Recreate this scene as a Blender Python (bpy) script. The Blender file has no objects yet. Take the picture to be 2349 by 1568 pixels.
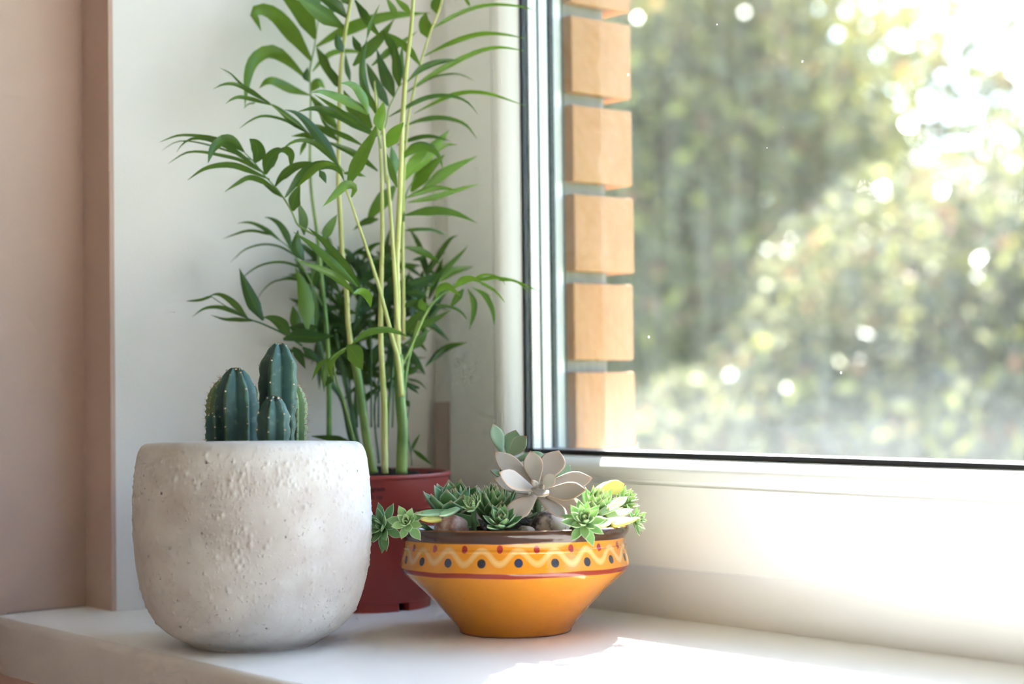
import bpy, bmesh, math, random
import numpy as np
from math import sin, cos, pi, radians, sqrt, atan2
from mathutils import Vector, Matrix, Quaternion, noise as mnoise

random.seed(7)
rng = np.random.default_rng(7)
scene = bpy.context.scene
COL = scene.collection

# ------------------------------------------------------------------ camera
# world axes: X runs along the window (to the right), Y points out of the window, Z up; sill top is z = 0
F_PX, TH, PITCH, ROLL, CAM_H = 3963.0, 0.70769, 0.02402, -0.012164, 0.2057
FW = Vector((-cos(TH) * cos(PITCH), sin(TH) * cos(PITCH), sin(PITCH)))
RT0 = Vector((sin(TH), cos(TH), 0)); UP0 = RT0.cross(FW)
RT = RT0 * cos(ROLL) + UP0 * sin(ROLL); UP = UP0 * cos(ROLL) - RT0 * sin(ROLL)
CAM = Vector((0, 0, CAM_H))
cd = bpy.data.cameras.new('camera'); cam = bpy.data.objects.new('camera', cd); COL.objects.link(cam)
cam.matrix_world = Matrix(((RT.x, UP.x, -FW.x, CAM.x), (RT.y, UP.y, -FW.y, CAM.y), (RT.z, UP.z, -FW.z, CAM.z), (0, 0, 0, 1)))
cd.sensor_width = 36; cd.lens = F_PX * 36 / 2349; cd.clip_start = 0.01; cd.clip_end = 200
cd.dof.use_dof = True; cd.dof.focus_distance = 1.415; cd.dof.aperture_fstop = 3.4
scene.camera = cam

# ------------------------------------------------------------------ sky, sun, exposure
SUN_AZ = radians(35.0); SUN_EL = radians(46.9)        # sun stands outside, to the left of the window normal
w = bpy.data.worlds.new('sky'); scene.world = w; w.use_nodes = True
nt = w.node_tree; bgn = nt.nodes['Background']
sk = nt.nodes.new('ShaderNodeTexSky'); sk.sky_type = 'NISHITA'; sk.sun_disc = False
sk.sun_elevation = SUN_EL; sk.sun_rotation = -SUN_AZ; sk.dust_density = 0.8; sk.air_density = 1.0
nt.links.new(sk.outputs[0], bgn.inputs[0]); bgn.inputs[1].default_value = 0.365
sl = bpy.data.lights.new('sun', 'SUN'); so = bpy.data.objects.new('sun', sl); COL.objects.link(so)
sl.energy = 12.5; sl.angle = radians(0.6); sl.color = (1.0, 0.975, 0.94)
so.rotation_euler = Vector((sin(SUN_AZ) * cos(SUN_EL), -cos(SUN_AZ) * cos(SUN_EL), -sin(SUN_EL))).to_track_quat('-Z', 'Y').to_euler()
so.location = (-3, 5, 6)
vs = scene.view_settings; vs.view_transform = 'Standard'; vs.look = 'None'; vs.gamma = 1; vs.use_curve_mapping = False
vs.exposure = 1.90
cy = scene.cycles
cy.transparent_max_bounces = 32; cy.max_bounces = 6; cy.diffuse_bounces = 5; cy.glossy_bounces = 3; cy.use_adaptive_sampling = True; cy.adaptive_threshold = 0.1; cy.adaptive_min_samples = 14; cy.use_denoising = True
cy.sample_clamp_indirect = 8; cy.caustics_reflective = False; cy.caustics_refractive = False

# ------------------------------------------------------------------ helpers
def ray(x, y): return FW + RT * ((x - 1174.5) / F_PX) - UP * ((y - 784.0) / F_PX)
def at(x, y, d): return CAM + ray(x, y) * d
def px2m(px, d): return px / F_PX * d

def new_obj(name, me, parent=None, loc=None):
    o = bpy.data.objects.new(name, me); COL.objects.link(o)
    if parent: o.parent = parent
    if loc is not None: o.location = loc
    return o
def tag(o, label=None, cat=None, group=None, kind=None):
    if label: o['label'] = label
    if cat: o['category'] = cat
    if group: o['group'] = group
    if kind: o['kind'] = kind
    return o
def thing(name, label, cat, loc=(0, 0, 0), group=None):
    o = new_obj(name, None, loc=loc); o.empty_display_size = 0.02
    return tag(o, label, cat, group)
def base_of(parent):
    b = Vector((0, 0, 0)); p = parent
    while p is not None: b = b + Vector(p.location); p = p.parent
    return b
def mesh(name, verts, faces, mat, parent=None, smooth=True, lc=None, world=True):
    """verts in world coordinates; stored relative to the parent chain's origin"""
    b = base_of(parent) if world else Vector((0, 0, 0))
    me = bpy.data.meshes.new(name)
    me.from_pydata([(v[0] - b.x, v[1] - b.y, v[2] - b.z) for v in verts], [], [tuple(f) for f in faces]); me.update()
    if smooth: me.polygons.foreach_set('use_smooth', [True] * len(me.polygons))
    if lc is not None:
        a = me.attributes.new('lc', 'FLOAT_COLOR', 'POINT')
        a.data.foreach_set('color', np.asarray(lc, dtype=np.float32).ravel())
    if mat: me.materials.append(mat)
    return new_obj(name, me, parent)
def box_data(x0, x1, y0, y1, z0, z1):
    v = [(x0, y0, z0), (x1, y0, z0), (x1, y1, z0), (x0, y1, z0), (x0, y0, z1), (x1, y0, z1), (x1, y1, z1), (x0, y1, z1)]
    f = [(0, 3, 2, 1), (4, 5, 6, 7), (0, 1, 5, 4), (1, 2, 6, 5), (2, 3, 7, 6), (3, 0, 4, 7)]
    return v, f
def boxes(name, lst, mat, parent=None):
    V = []; Fc = []
    for b in lst:
        v, f = box_data(*b); n = len(V); V += v; Fc += [tuple(i + n for i in q) for q in f]
    return mesh(name, V, Fc, mat, parent, smooth=False)
def bevel(o, wd, seg=2):
    m = o.modifiers.new('bevel', 'BEVEL'); m.width = wd; m.segments = seg; m.limit_method = 'ANGLE'
    return o
def prism(name, pts, z0, z1, mat, parent=None):
    n = len(pts)
    V = [(p[0], p[1], z0) for p in pts] + [(p[0], p[1], z1) for p in pts]
    Fc = [(i, (i + 1) % n, n + (i + 1) % n, n + i) for i in range(n)] + [tuple(range(n - 1, -1, -1)), tuple(range(n, 2 * n))]
    return mesh(name, V, Fc, mat, parent, smooth=False)
def catmull(pts, n):
    P = [Vector(p) for p in pts]
    if len(P) == 2: return [P[0].lerp(P[1], i / (n - 1)) for i in range(n)]
    ext = [P[0] * 2 - P[1]] + P + [P[-1] * 2 - P[-2]]
    seg = [0.0]
    for a, b in zip(P, P[1:]): seg.append(seg[-1] + (b - a).length)
    out = []
    for i in range(n):
        s = seg[-1] * i / (n - 1); k = 0
        while k < len(P) - 2 and s > seg[k + 1]: k += 1
        t = (s - seg[k]) / max(seg[k + 1] - seg[k], 1e-9)
        p0, p1, p2, p3 = ext[k:k + 4]
        out.append(0.5 * ((2 * p1) + (p2 - p0) * t + (2 * p0 - 5 * p1 + 4 * p2 - p3) * t * t + (3 * p1 - p0 - 3 * p2 + p3) * t ** 3))
    return out
def tube_data(path, radii, m=8):
    V = []; Fc = []; n = len(path); nrm = None
    for i, p in enumerate(path):
        t = (path[min(i + 1, n - 1)] - path[max(i - 1, 0)]).normalized()
        if nrm is None: nrm = t.orthogonal().normalized()
        nrm = (nrm - t * nrm.dot(t)).normalized(); b = t.cross(nrm)
        for k in range(m):
            a = 2 * pi * k / m; V.append(p + (nrm * cos(a) + b * sin(a)) * radii[i])
    for i in range(n - 1):
        for k in range(m):
            a = i * m + k; b2 = i * m + (k + 1) % m
            Fc.append((a, b2, b2 + m, a + m))
    Fc.append(tuple(range(m - 1, -1, -1))); Fc.append(tuple(range((n - 1) * m, n * m)))
    return V, Fc
def lathe_data(profile, cx, cy, seg=96):
    V = []; Fc = []; n = len(profile)
    for r, z in profile:
        for k in range(seg):
            a = 2 * pi * k / seg; V.append((cx + r * cos(a), cy + r * sin(a), z))
    for i in range(n - 1):
        for k in range(seg):
            a = i * seg + k; b = i * seg + (k + 1) % seg
            Fc.append((a, b, b + seg, a + seg))
    return V, Fc

# ------------------------------------------------------------------ materials
class NT:
    def __init__(s, name):
        s.m = bpy.data.materials.new(name); s.m.use_nodes = True; s.t = s.m.node_tree; s.n = s.t.nodes
        s.b = s.n['Principled BSDF']; s.out = s.n['Material Output']
    def node(s, typ, **kw):
        q = s.n.new(typ)
        for k, v in kw.items():
            if k.startswith('i_'):
                key = k[2:]; key = int(key) if key.isdigit() else key.replace('_', ' ')
                q.inputs[key].default_value = v
            else: setattr(q, k, v)
        return q
    def link(s, a, b): s.t.links.new(a, b)
    def math(s, op, a, b=None, c=None, clamp=False):
        q = s.node('ShaderNodeMath', operation=op, use_clamp=clamp)
        for i, v in enumerate((a, b, c)):
            if v is None: continue
            if hasattr(v, 'links'): s.link(v, q.inputs[i])
            else: q.inputs[i].default_value = v
        return q.outputs[0]
    def mix(s, fac, a, b):
        q = s.node('ShaderNodeMix', data_type='RGBA')
        for v, i in ((fac, 0), (a, 6), (b, 7)):
            if hasattr(v, 'links'): s.link(v, q.inputs[i])
            else: q.inputs[i].default_value = v if i == 0 else (*v, 1)
        return q.outputs[2]
    def noise(s, scale, detail=3, rough=0.5, vec=None):
        q = s.node('ShaderNodeTexNoise', i_Scale=scale, i_Detail=detail, i_Roughness=rough)
        if vec is None: vec = s.node('ShaderNodeTexCoord').outputs['Object']
        s.link(vec, q.inputs['Vector']); return q.outputs[0]
    def ramp(s, fac, *stops):
        q = s.node('ShaderNodeValToRGB'); e = q.color_ramp.elements
        while len(e) > 1: e.remove(e[-1])
        for i, (p, c) in enumerate(stops):
            el = e[0] if i == 0 else e.new(p)
            el.position = p; el.color = (*c, 1) if len(c) == 3 else c
        s.link(fac, q.inputs[0]); return q.outputs[0]
    def smooth(s, v, lo, hi):
        q = s.node('ShaderNodeMapRange', interpolation_type='SMOOTHSTEP', i_1=lo, i_2=hi)
        s.link(v, q.inputs[0]); return q.outputs[0]
    def bump(s, h, strength, dist=0.001):
        q = s.node('ShaderNodeBump', i_Strength=strength, i_Distance=dist); s.link(h, q.inputs['Height'])
        s.link(q.outputs[0], s.b.inputs['Normal']); return q
    def col(s, c):
        if hasattr(c, 'links'): s.link(c, s.b.inputs['Base Color'])
        else: s.b.inputs['Base Color'].default_value = (*c, 1)
    def set(s, **kw):
        for k, v in kw.items():
            key = k.replace('_', ' ')
            if hasattr(v, 'links'): s.link(v, s.b.inputs[key])
            else: s.b.inputs[key].default_value = v
    def translucent(s, color, fac):
        tr = s.node('ShaderNodeBsdfTranslucent'); mx = s.node('ShaderNodeMixShader'); mx.inputs[0].default_value = fac
        if hasattr(color, 'links'): s.link(color, tr.inputs[0])
        else: tr.inputs[0].default_value = (*color, 1)
        s.link(s.b.outputs[0], mx.inputs[1]); s.link(tr.outputs[0], mx.inputs[2]); s.link(mx.outputs[0], s.out.inputs[0])

def plain(name, c, rough=0.5, var=0.04, scale=30, bump=0.0, bscale=200, spec=0.5):
    m = NT(name); nz = m.noise(scale, 4)
    m.col(m.mix(nz, tuple(x * (1 - var) for x in c), tuple(min(1, x * (1 + var)) for x in c)))
    m.set(Roughness=rough, Specular_IOR_Level=spec)
    if bump: m.bump(m.noise(bscale, 3), bump)
    return m.m

M = {}
M['plaster'] = plain('white_plaster', (0.755, 0.735, 0.725), 0.85, 0.02, 6, 0.15, 350, 0.2)
M['room'] = plain('room_plaster', (0.81, 0.70, 0.65), 0.9, 0.04, 4, 0.15, 300, 0.2)
M['leftwall'] = plain('left_plaster', (0.53, 0.385, 0.325), 0.9, 0.03, 5, 0.15, 320, 0.2)
M['floor'] = plain('floor_wood', (0.68, 0.60, 0.54), 0.5, 0.12, 5)
M['ceil'] = plain('ceiling_plaster', (0.86, 0.845, 0.83), 0.9)
M['sill'] = plain('sill_laminate', (0.87, 0.855, 0.84), 0.42, 0.015, 12, 0.05, 500)
M['pvc'] = plain('white_pvc', (0.84, 0.835, 0.82), 0.32, 0.012, 15, 0.03, 300)
M['gasket'] = plain('black_rubber', (0.012, 0.013, 0.018), 0.5)
M['hinge'] = plain('beige_hinge_cover', (0.50, 0.39, 0.34), 0.5)
M['mortar'] = plain('mortar', (0.30, 0.27, 0.25), 0.95, 0.2, 60, 0.6, 300)
M['soil'] = plain('dark_soil', (0.020, 0.015, 0.012), 0.95, 0.6, 250, 1.0, 400)
M['facade'] = plain('facade_core', (0.5, 0.45, 0.4), 0.95)
def spacer_mat():
    m = NT('spacer_aluminium'); tc = m.node('ShaderNodeTexCoord').outputs['Object']
    sp = m.node('ShaderNodeSeparateXYZ'); m.link(tc, sp.inputs[0])
    d = m.math('FRACT', m.math('MULTIPLY', sp.outputs[2], 260.0))
    d2 = m.math('LESS_THAN', d, 0.22)
    m.col(m.mix(m.math('MULTIPLY', d2, 0.35), (0.80, 0.76, 0.73), (0.45, 0.42, 0.42))); m.set(Roughness=0.35, Metallic=0.2)
    return m.m
M['spacer'] = spacer_mat()
def brick_mat():
    m = NT('orange_brick'); tc = m.node('ShaderNodeTexCoord').outputs['Object']
    n1 = m.noise(18, 4); n2 = m.noise(120, 4)
    c = m.mix(n1, (0.46, 0.185, 0.085), (0.52, 0.25, 0.12)); c = m.mix(m.math('MULTIPLY', n2, 0.25), c, (0.55, 0.33, 0.2))
    m.col(c); m.set(Roughness=0.9, Specular_IOR_Level=0.2); m.bump(n2, 0.4, 0.002); return m.m
M['brick'] = brick_mat()
def glass_mat():
    m = NT('window_glass'); n = m.n; n.remove(m.b)
    tr = m.node('ShaderNodeBsdfTransparent'); tr.inputs[0].default_value = (0.985, 0.995, 0.99, 1)
    gl = m.node('ShaderNodeBsdfGlossy', i_Roughness=0.0)
    fr = m.node('ShaderNodeFresnel', i_IOR=1.45)
    mx = m.node('ShaderNodeMixShader'); m.link(m.math('MULTIPLY', m.math('MULTIPLY', fr.outputs[0], 0.9), m.math('SUBTRACT', 1.0, m.node('ShaderNodeNewGeometry').outputs['Backfacing'])), mx.inputs[0])
    m.link(tr.outputs[0], mx.inputs[1]); m.link(gl.outputs[0], mx.inputs[2])
    # thin dust film, thicker along the lower edge of the pane, with specks
    tc = m.node('ShaderNodeTexCoord').outputs['Object']
    sp = m.node('ShaderNodeSeparateXYZ'); m.link(tc, sp.inputs[0])
    mp = m.node('ShaderNodeMapping'); mp.inputs['Scale'].default_value = (6, 6, 1.2); m.link(tc, mp.inputs[0])
    low = m.math('SUBTRACT', 1.0, m.smooth(sp.outputs[2], 0.15, 0.235))
    dust = m.math('MULTIPLY', m.noise(7, 1, 0.6, mp.outputs[0]), 0.017)
    dust = m.math('ADD', dust, m.math('MULTIPLY', low, 0.018))
    vo = m.node('ShaderNodeTexVoronoi', i_Scale=55.0); m.link(tc, vo.inputs['Vector'])
    spc = m.node('ShaderNodeSeparateColor'); m.link(vo.outputs['Color'], spc.inputs[0])
    speck = m.math('MULTIPLY', m.math('LESS_THAN', vo.outputs['Distance'], 0.055), m.math('GREATER_THAN', spc.outputs[0], 0.93))
    dust = m.math('ADD', dust, m.math('MULTIPLY', speck, 0.25))
    df = m.node('ShaderNodeBsdfTranslucent'); df.inputs[0].default_value = (0.95, 0.95, 0.95, 1)
    m2 = m.node('ShaderNodeMixShader'); m.link(dust, m2.inputs[0]); m.link(mx.outputs[0], m2.inputs[1]); m.link(df.outputs[0], m2.inputs[2])
    m.link(m2.outputs[0], m.out.inputs[0]); return m.m
M['glass'] = glass_mat()
def glass_clean():
    m = NT('clear_glass'); m.n.remove(m.b)
    tr = m.node('ShaderNodeBsdfTransparent'); tr.inputs[0].default_value = (0.985, 0.995, 0.99, 1)
    gl = m.node('ShaderNodeBsdfGlossy', i_Roughness=0.0); fr = m.node('ShaderNodeFresnel', i_IOR=1.45)
    mx = m.node('ShaderNodeMixShader'); m.link(m.math('MULTIPLY', m.math('MULTIPLY', fr.outputs[0], 0.9), m.math('SUBTRACT', 1.0, m.node('ShaderNodeNewGeometry').outputs['Backfacing'])), mx.inputs[0])
    m.link(tr.outputs[0], mx.inputs[1]); m.link(gl.outputs[0], mx.inputs[2]); m.link(mx.outputs[0], m.out.inputs[0]); return m.m
M['glass2'] = glass_clean()

def concrete_mat():
    m = NT('cast_concrete'); tc = m.node('ShaderNodeTexCoord').outputs['Object']
    n1 = m.noise(14, 4, 0.6); n2 = m.noise(90, 5, 0.7)
    c = m.mix(m.smooth(n1, 0.3, 0.7), (0.41, 0.36, 0.33), (0.60, 0.585, 0.57)); c = m.mix(m.math('MULTIPLY', n2, 0.35), c, (0.72, 0.70, 0.67))
    vo = m.node('ShaderNodeTexVoronoi', i_Scale=110.0); m.link(tc, vo.inputs['Vector'])
    s = m.node('ShaderNodeSeparateColor'); m.link(vo.outputs['Color'], s.inputs[0])
    pit = m.math('MULTIPLY', m.math('SUBTRACT', 1.0, m.smooth(vo.outputs['Distance'], 0.06, 0.15)), m.math('GREATER_THAN', s.outputs[0], 0.86))
    c = m.mix(m.math('MULTIPLY', pit, 0.75), c, (0.16, 0.14, 0.13)); m.col(c)
    wv = m.node('ShaderNodeVectorMath', operation='MULTIPLY_ADD'); nzv = m.node('ShaderNodeTexNoise', i_Scale=160.0, i_Detail=2.0); m.link(tc, nzv.inputs['Vector'])
    m.link(nzv.outputs['Color'], wv.inputs[0]); wv.inputs[1].default_value = (.004, .004, .004); m.link(tc, wv.inputs[2])
    def grains(scale, keep):
        v2 = m.node('ShaderNodeTexVoronoi', i_Scale=scale); m.link(wv.outputs[0], v2.inputs['Vector'])
        s2 = m.node('ShaderNodeSeparateColor'); m.link(v2.outputs['Color'], s2.inputs[0])
        rad = m.math('ADD', 0.10, m.math('MULTIPLY', s2.outputs[0], 0.34))
        d = m.math('SUBTRACT', 1.0, m.math('DIVIDE', v2.outputs['Distance'], rad), clamp=True)
        return m.math('MULTIPLY', m.math('MULTIPLY', m.math('SQRT', d), rad), m.math('GREATER_THAN', s2.outputs[1], keep))
    patch = m.smooth(m.noise(24, 2), 0.34, 0.58)
    grain = m.math('ADD', m.math('MULTIPLY', m.math('MULTIPLY', grains(520.0, .45), patch), 1.6), m.math('MULTIPLY', m.math('MULTIPLY', grains(270.0, .62), patch), 3.0))
    h = m.math('SUBTRACT', m.math('ADD', m.math('MULTIPLY', grain, 0.9), m.math('MULTIPLY', n2, 0.25)), m.math('MULTIPLY', pit, 1.2))
    m.set(Roughness=0.85, Specular_IOR_Level=0.25); m.bump(h, 0.9, 0.0009); return m.m
M['concrete'] = concrete_mat()

BOWL_C = (-1.0985, 0.9397)
BOWL_PHI0 = atan2(-FW.y, -FW.x)            # angle (about the bowl axis) that faces the viewer's side of the sill
def bowl_mat():
    m = NT('painted_earthenware'); tc = m.node('ShaderNodeTexCoord').outputs['Object']
    sp = m.node('ShaderNodeSeparateXYZ'); m.link(tc, sp.inputs[0]); X, Y = sp.outputs[0], sp.outputs[1]
    at_ = m.node('ShaderNodeAttribute', attribute_name='lc'); sq = m.node('ShaderNodeSeparateColor'); m.link(at_.outputs['Color'], sq.inputs[0])
    Z = m.math('MULTIPLY', sq.outputs[0], 0.1)                        # height of the glaze pattern on the wall
    ang = m.math('SUBTRACT', m.math('ARCTAN2', Y, X), BOWL_PHI0)
    NW = 20.0; ph0 = radians(1.9)
    ph = m.math('MULTIPLY', m.math('SUBTRACT', ang, ph0), NW)          # one turn per wave
    wob = m.math('MULTIPLY', m.math('SUBTRACT', m.noise(25, 1), 0.5), 0.004)
    cs = m.math('COSINE', ph)
    zc = m.math('ADD', 0.0695, m.math('ADD', m.math('MULTIPLY', cs, 0.0052), wob))
    sn = m.math('SINE', ph)
    slope = m.math('SQRT', m.math('ADD', 1.0, m.math('MULTIPLY', m.math('MULTIPLY', sn, sn), 0.75)))
    dw = m.math('DIVIDE', m.math('ABSOLUTE', m.math('SUBTRACT', Z, zc)), slope)
    wave = m.math('SUBTRACT', 1.0, m.smooth(dw, 0.0025, 0.0029))
    wave_in = m.math('SUBTRACT', 1.0, m.smooth(dw, 0.0006, 0.0022))
    def dots(off, zd, rx, rz):
        fr = m.math('SUBTRACT', m.math('FRACT', m.math('ADD', m.math('DIVIDE', m.math('SUBTRACT', ang, ph0 + off), 2 * pi / NW), 20.5)), 0.5)
        dx = m.math('DIVIDE', m.math('MULTIPLY', fr, 2 * pi / NW * 0.093), rx)
        dz = m.math('DIVIDE', m.math('SUBTRACT', Z, m.math('ADD', zd, m.math('MULTIPLY', wob, 0.7))), rz)
        d = m.math('SQRT', m.math('ADD', m.math('MULTIPLY', dx, dx), m.math('MULTIPLY', dz, dz)))
        return m.math('SUBTRACT', 1.0, m.smooth(d, 0.85, 1.1))
    blue = dots(0.0, 0.0650, 0.0035, 0.0036); red = dots(pi / NW, 0.0758, 0.0025, 0.0033)
    n1 = m.noise(20, 5, 0.6); n2 = m.noise(150, 4, 0.7)
    base = m.mix(n1, (0.45, 0.145, 0.007), (0.65, 0.245, 0.014))
    low = m.math('SUBTRACT', 1.0, m.smooth(Z, 0.0, 0.045))
    base = m.mix(m.math('MULTIPLY', low, 0.3), base, (0.36, 0.125, 0.025))
    spk = m.smooth(n2, 0.62, 0.75); base = m.mix(m.math('MULTIPLY', spk, 0.35), base, (0.2, 0.07, 0.01))
    c = m.mix(m.math('MULTIPLY', wave, 0.9), base, m.mix(wave_in, (0.56, 0.30, 0.085), (0.62, 0.37, 0.13)))
    c = m.mix(blue, c, m.mix(m.smooth(n1, 0.5, 0.7), (0.012, 0.014, 0.022), (0.03, 0.05, 0.13)))
    c = m.mix(red, c, (0.26, 0.02, 0.015))
    zb = m.math('ADD', Z, m.math('MULTIPLY', wob, 0.5))
    band = m.math('MULTIPLY', m.smooth(zb, 0.0530, 0.0537), m.math('SUBTRACT', 1.0, m.smooth(zb, 0.0569, 0.0577)))
    c = m.mix(band, c, (0.23, 0.026, 0.012))
    rim = m.smooth(zb, 0.0800, 0.0810); c = m.mix(rim, c, m.mix(n1, (0.028, 0.011, 0.007), (0.065, 0.028, 0.015)))
    inner = m.math('MULTIPLY', rim, m.smooth(Z, 0.0895, 0.0905)); c = m.mix(m.math('MULTIPLY', inner, 0.6), c, (0.35, 0.12, 0.04))
    foot = m.math('SUBTRACT', 1.0, m.smooth(Z, 0.0012, 0.0022)); c = m.mix(m.math('MULTIPLY', foot, 0.6), c, (0.30, 0.11, 0.06))
    m.col(c); m.set(Roughness=0.13, Specular_IOR_Level=0.5, Coat_Weight=0.15, Coat_Roughness=0.03)
    m.bump(m.math('ADD', m.math('MULTIPLY', m.noise(60, 3), 1.0), m.math('MULTIPLY', n2, 0.15)), 0.10, 0.003); return m.m
M['bowl'] = bowl_mat()
M['redpot'] = plain('red_plastic', (0.30, 0.040, 0.032), 0.42, 0.06, 20, 0.05, 250)
M['ink'] = plain('dark_print', (0.055, 0.008, 0.02), 0.6)

def leaf_mat(name, dark, light, trans, rough=0.35, edge=None, tip=None, tfac=0.35, vein=True):
    """'lc' attribute of every leaf: x along the leaf, y distance from its midrib, z its own tint, w spare"""
    m = NT(name); at_ = m.node('ShaderNodeAttribute', attribute_name='lc'); s = m.node('ShaderNodeSeparateColor'); m.link(at_.outputs['Color'], s.inputs[0])
    T, Uo, V = s.outputs[0], s.outputs[1], s.outputs[2]
    n1 = m.noise(60, 3)
    c = m.mix(V, dark, light); c = m.mix(m.math('MULTIPLY', n1, 0.25), c, tuple(min(1, x * 1.6 + .02) for x in dark))
    if vein: c = m.mix(m.math('MULTIPLY', m.math('SUBTRACT', 1.0, m.smooth(Uo, 0.0, 0.14)), 0.35), c, light)
    if edge: c = m.mix(m.math('MULTIPLY', m.smooth(Uo, 0.72, 1.0), 0.8), c, edge)
    if tip: c = m.mix(m.smooth(T, 0.88, 1.0), c, tip)
    m.col(c); m.set(Roughness=rough, Specular_IOR_Level=0.4)
    if tfac: m.translucent(m.mix(0.5, c, trans), tfac)
    return m.m
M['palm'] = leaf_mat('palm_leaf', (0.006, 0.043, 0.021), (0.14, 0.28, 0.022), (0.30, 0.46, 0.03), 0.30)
M['semp'] = leaf_mat('houseleek', (0.07, 0.20, 0.075), (0.30, 0.47, 0.19), (0.42, 0.62, 0.16), 0.45, (0.50, 0.66, 0.44), (0.50, 0.38, 0.25), 0.18, False)
M['semp_pale'] = leaf_mat('pale_houseleek', (0.22, 0.40, 0.16), (0.55, 0.68, 0.30), (0.65, 0.78, 0.25), 0.45, (0.72, 0.80, 0.55), (0.60, 0.42, 0.28), 0.25, False)
M['yellow'] = leaf_mat('yellow_leaf', (0.55, 0.50, 0.10), (0.75, 0.70, 0.22), (0.85, 0.75, 0.2), 0.5, None, (0.55, 0.25, 0.12), 0.3, False)
M['ghost'] = leaf_mat('ghost_plant', (0.31, 0.235, 0.195), (0.46, 0.465, 0.415), (0.50, 0.44, 0.24), 0.5, (0.56, 0.39, 0.29), (0.45, 0.27, 0.17), 0.12, False)
M['echev'] = leaf_mat('grey_green_succulent', (0.17, 0.27, 0.15), (0.36, 0.46, 0.30), (0.4, 0.5, 0.25), 0.5, (0.42, 0.47, 0.34), (0.4, 0.25, 0.15), 0.12, False)
def stem_mat(name, a, b, ring=(0.30, 0.16, 0.05)):
    m = NT(name); n1 = m.noise(18, 3); n2 = m.noise(70, 4); c = m.mix(m.smooth(n1, 0.35, 0.65), a, b)
    c = m.mix(m.math('MULTIPLY', m.smooth(n2, 0.66, 0.76), 0.6), c, ring); m.col(c); m.set(Roughness=0.4); return m.m
M['cane'] = stem_mat('yellow_cane', (0.38, 0.42, 0.12), (0.54, 0.54, 0.21))
M['cane_green'] = stem_mat('green_sheath', (0.09, 0.20, 0.04), (0.25, 0.36, 0.09))
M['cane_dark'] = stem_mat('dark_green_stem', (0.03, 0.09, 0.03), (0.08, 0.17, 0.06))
def cactus_mat(name, a, b, ridge):
    m = NT(name); at_ = m.node('ShaderNodeAttribute', attribute_name='lc'); s = m.node('ShaderNodeSeparateColor'); m.link(at_.outputs['Color'], s.inputs[0])
    c = m.mix(m.noise(35, 4, 0.6), a, b); c = m.mix(m.math('MULTIPLY', m.smooth(s.outputs[1], 0.70, 1.0), 0.5), c, ridge)
    c = m.mix(m.math('MULTIPLY', m.smooth(m.noise(160, 4), 0.55, 0.7), 0.2), c, (0.25, 0.36, 0.34))
    m.col(c); m.set(Roughness=0.5, Specular_IOR_Level=0.35); m.bump(m.noise(220, 3), 0.15, 0.001); return m.m
M['cactus_blue'] = cactus_mat('blue_cactus', (0.015, 0.050, 0.050), (0.048, 0.118, 0.108), (0.085, 0.165, 0.065))
M['cactus_green'] = cactus_mat('green_cactus', (0.10, 0.19, 0.075), (0.17, 0.28, 0.12), (0.30, 0.20, 0.12))
M['areole'] = plain('areole_wool', (0.62, 0.52, 0.42), 0.9)
M['spine'] = plain('dark_spine', (0.16, 0.10, 0.075), 0.6)
M['spine_red'] = plain('reddish_spine', (0.42, 0.28, 0.23), 0.6)
def pebble_mat(name, a, b, scale, sharp=(0.4, 0.6)):
    m = NT(name); n1 = m.noise(scale, 5, 0.7); n2 = m.noise(scale * 5, 4, 0.7)
    c = m.mix(m.smooth(n1, *sharp), a, b); c = m.mix(m.math('MULTIPLY', m.smooth(n2, 0.5, 0.65), 0.5), c, b); m.col(c); m.set(Roughness=0.55)
    m.bump(n2, 0.2, 0.001); return m.m
M['peb_pink'] = pebble_mat('pink_granite', (0.38, 0.17, 0.14), (0.60, 0.46, 0.42), 90)
M['peb_dark'] = pebble_mat('banded_pebble', (0.055, 0.04, 0.04), (0.52, 0.44, 0.40), 40, (0.42, 0.58))
M['peb_small'] = pebble_mat('brown_pebble', (0.22, 0.15, 0.12), (0.45, 0.36, 0.30), 120)
M['bark'] = plain('bark', (0.10, 0.075, 0.055), 0.9, 0.3, 20, 0.6, 60)
M['grass'] = plain('lawn', (0.16, 0.20, 0.07), 0.95, 0.3, 3)
def tree_mat(name, a, b, t):
    m = NT(name); at_ = m.node('ShaderNodeAttribute', attribute_name='lc'); s = m.node('ShaderNodeSeparateColor'); m.link(at_.outputs['Color'], s.inputs[0])
    c = m.mix(s.outputs[0], a, b); c = m.mix(m.smooth(s.outputs[1], 0.92, 0.94), c, (0.34, 0.11, 0.06)); c = m.mix(m.smooth(s.outputs[2], 0.84, 0.87), c, (0.46, 0.42, 0.10))
    m.col(c); m.set(Roughness=0.30, Specular_IOR_Level=0.55); m.translucent(m.mix(0.6, c, t), 0.42); return m.m
M['tree_a'] = tree_mat('hedge_leaf', (0.045, 0.054, 0.028), (0.18, 0.175, 0.07), (0.34, 0.31, 0.10))
M['tree_b'] = tree_mat('shrub_leaf', (0.042, 0.050, 0.032), (0.14, 0.14, 0.078), (0.27, 0.26, 0.14))

# ------------------------------------------------------------------ the room and the window
SILL_F = 0.660; WALL_Y = 0.758; FR_Y = 1.082; LW_X = -1.512; RV0 = (-1.459, WALL_Y); RV1 = (-1.386, FR_Y)
OUT_Y = 1.1425; WIN_X1 = 0.2; WIN_Z1 = 1.25; FLOOR = -0.88; CEIL = 1.75; RX1 = 1.7; RY0 = -1.5
def struct(o): o['kind'] = 'structure'; return o

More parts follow.
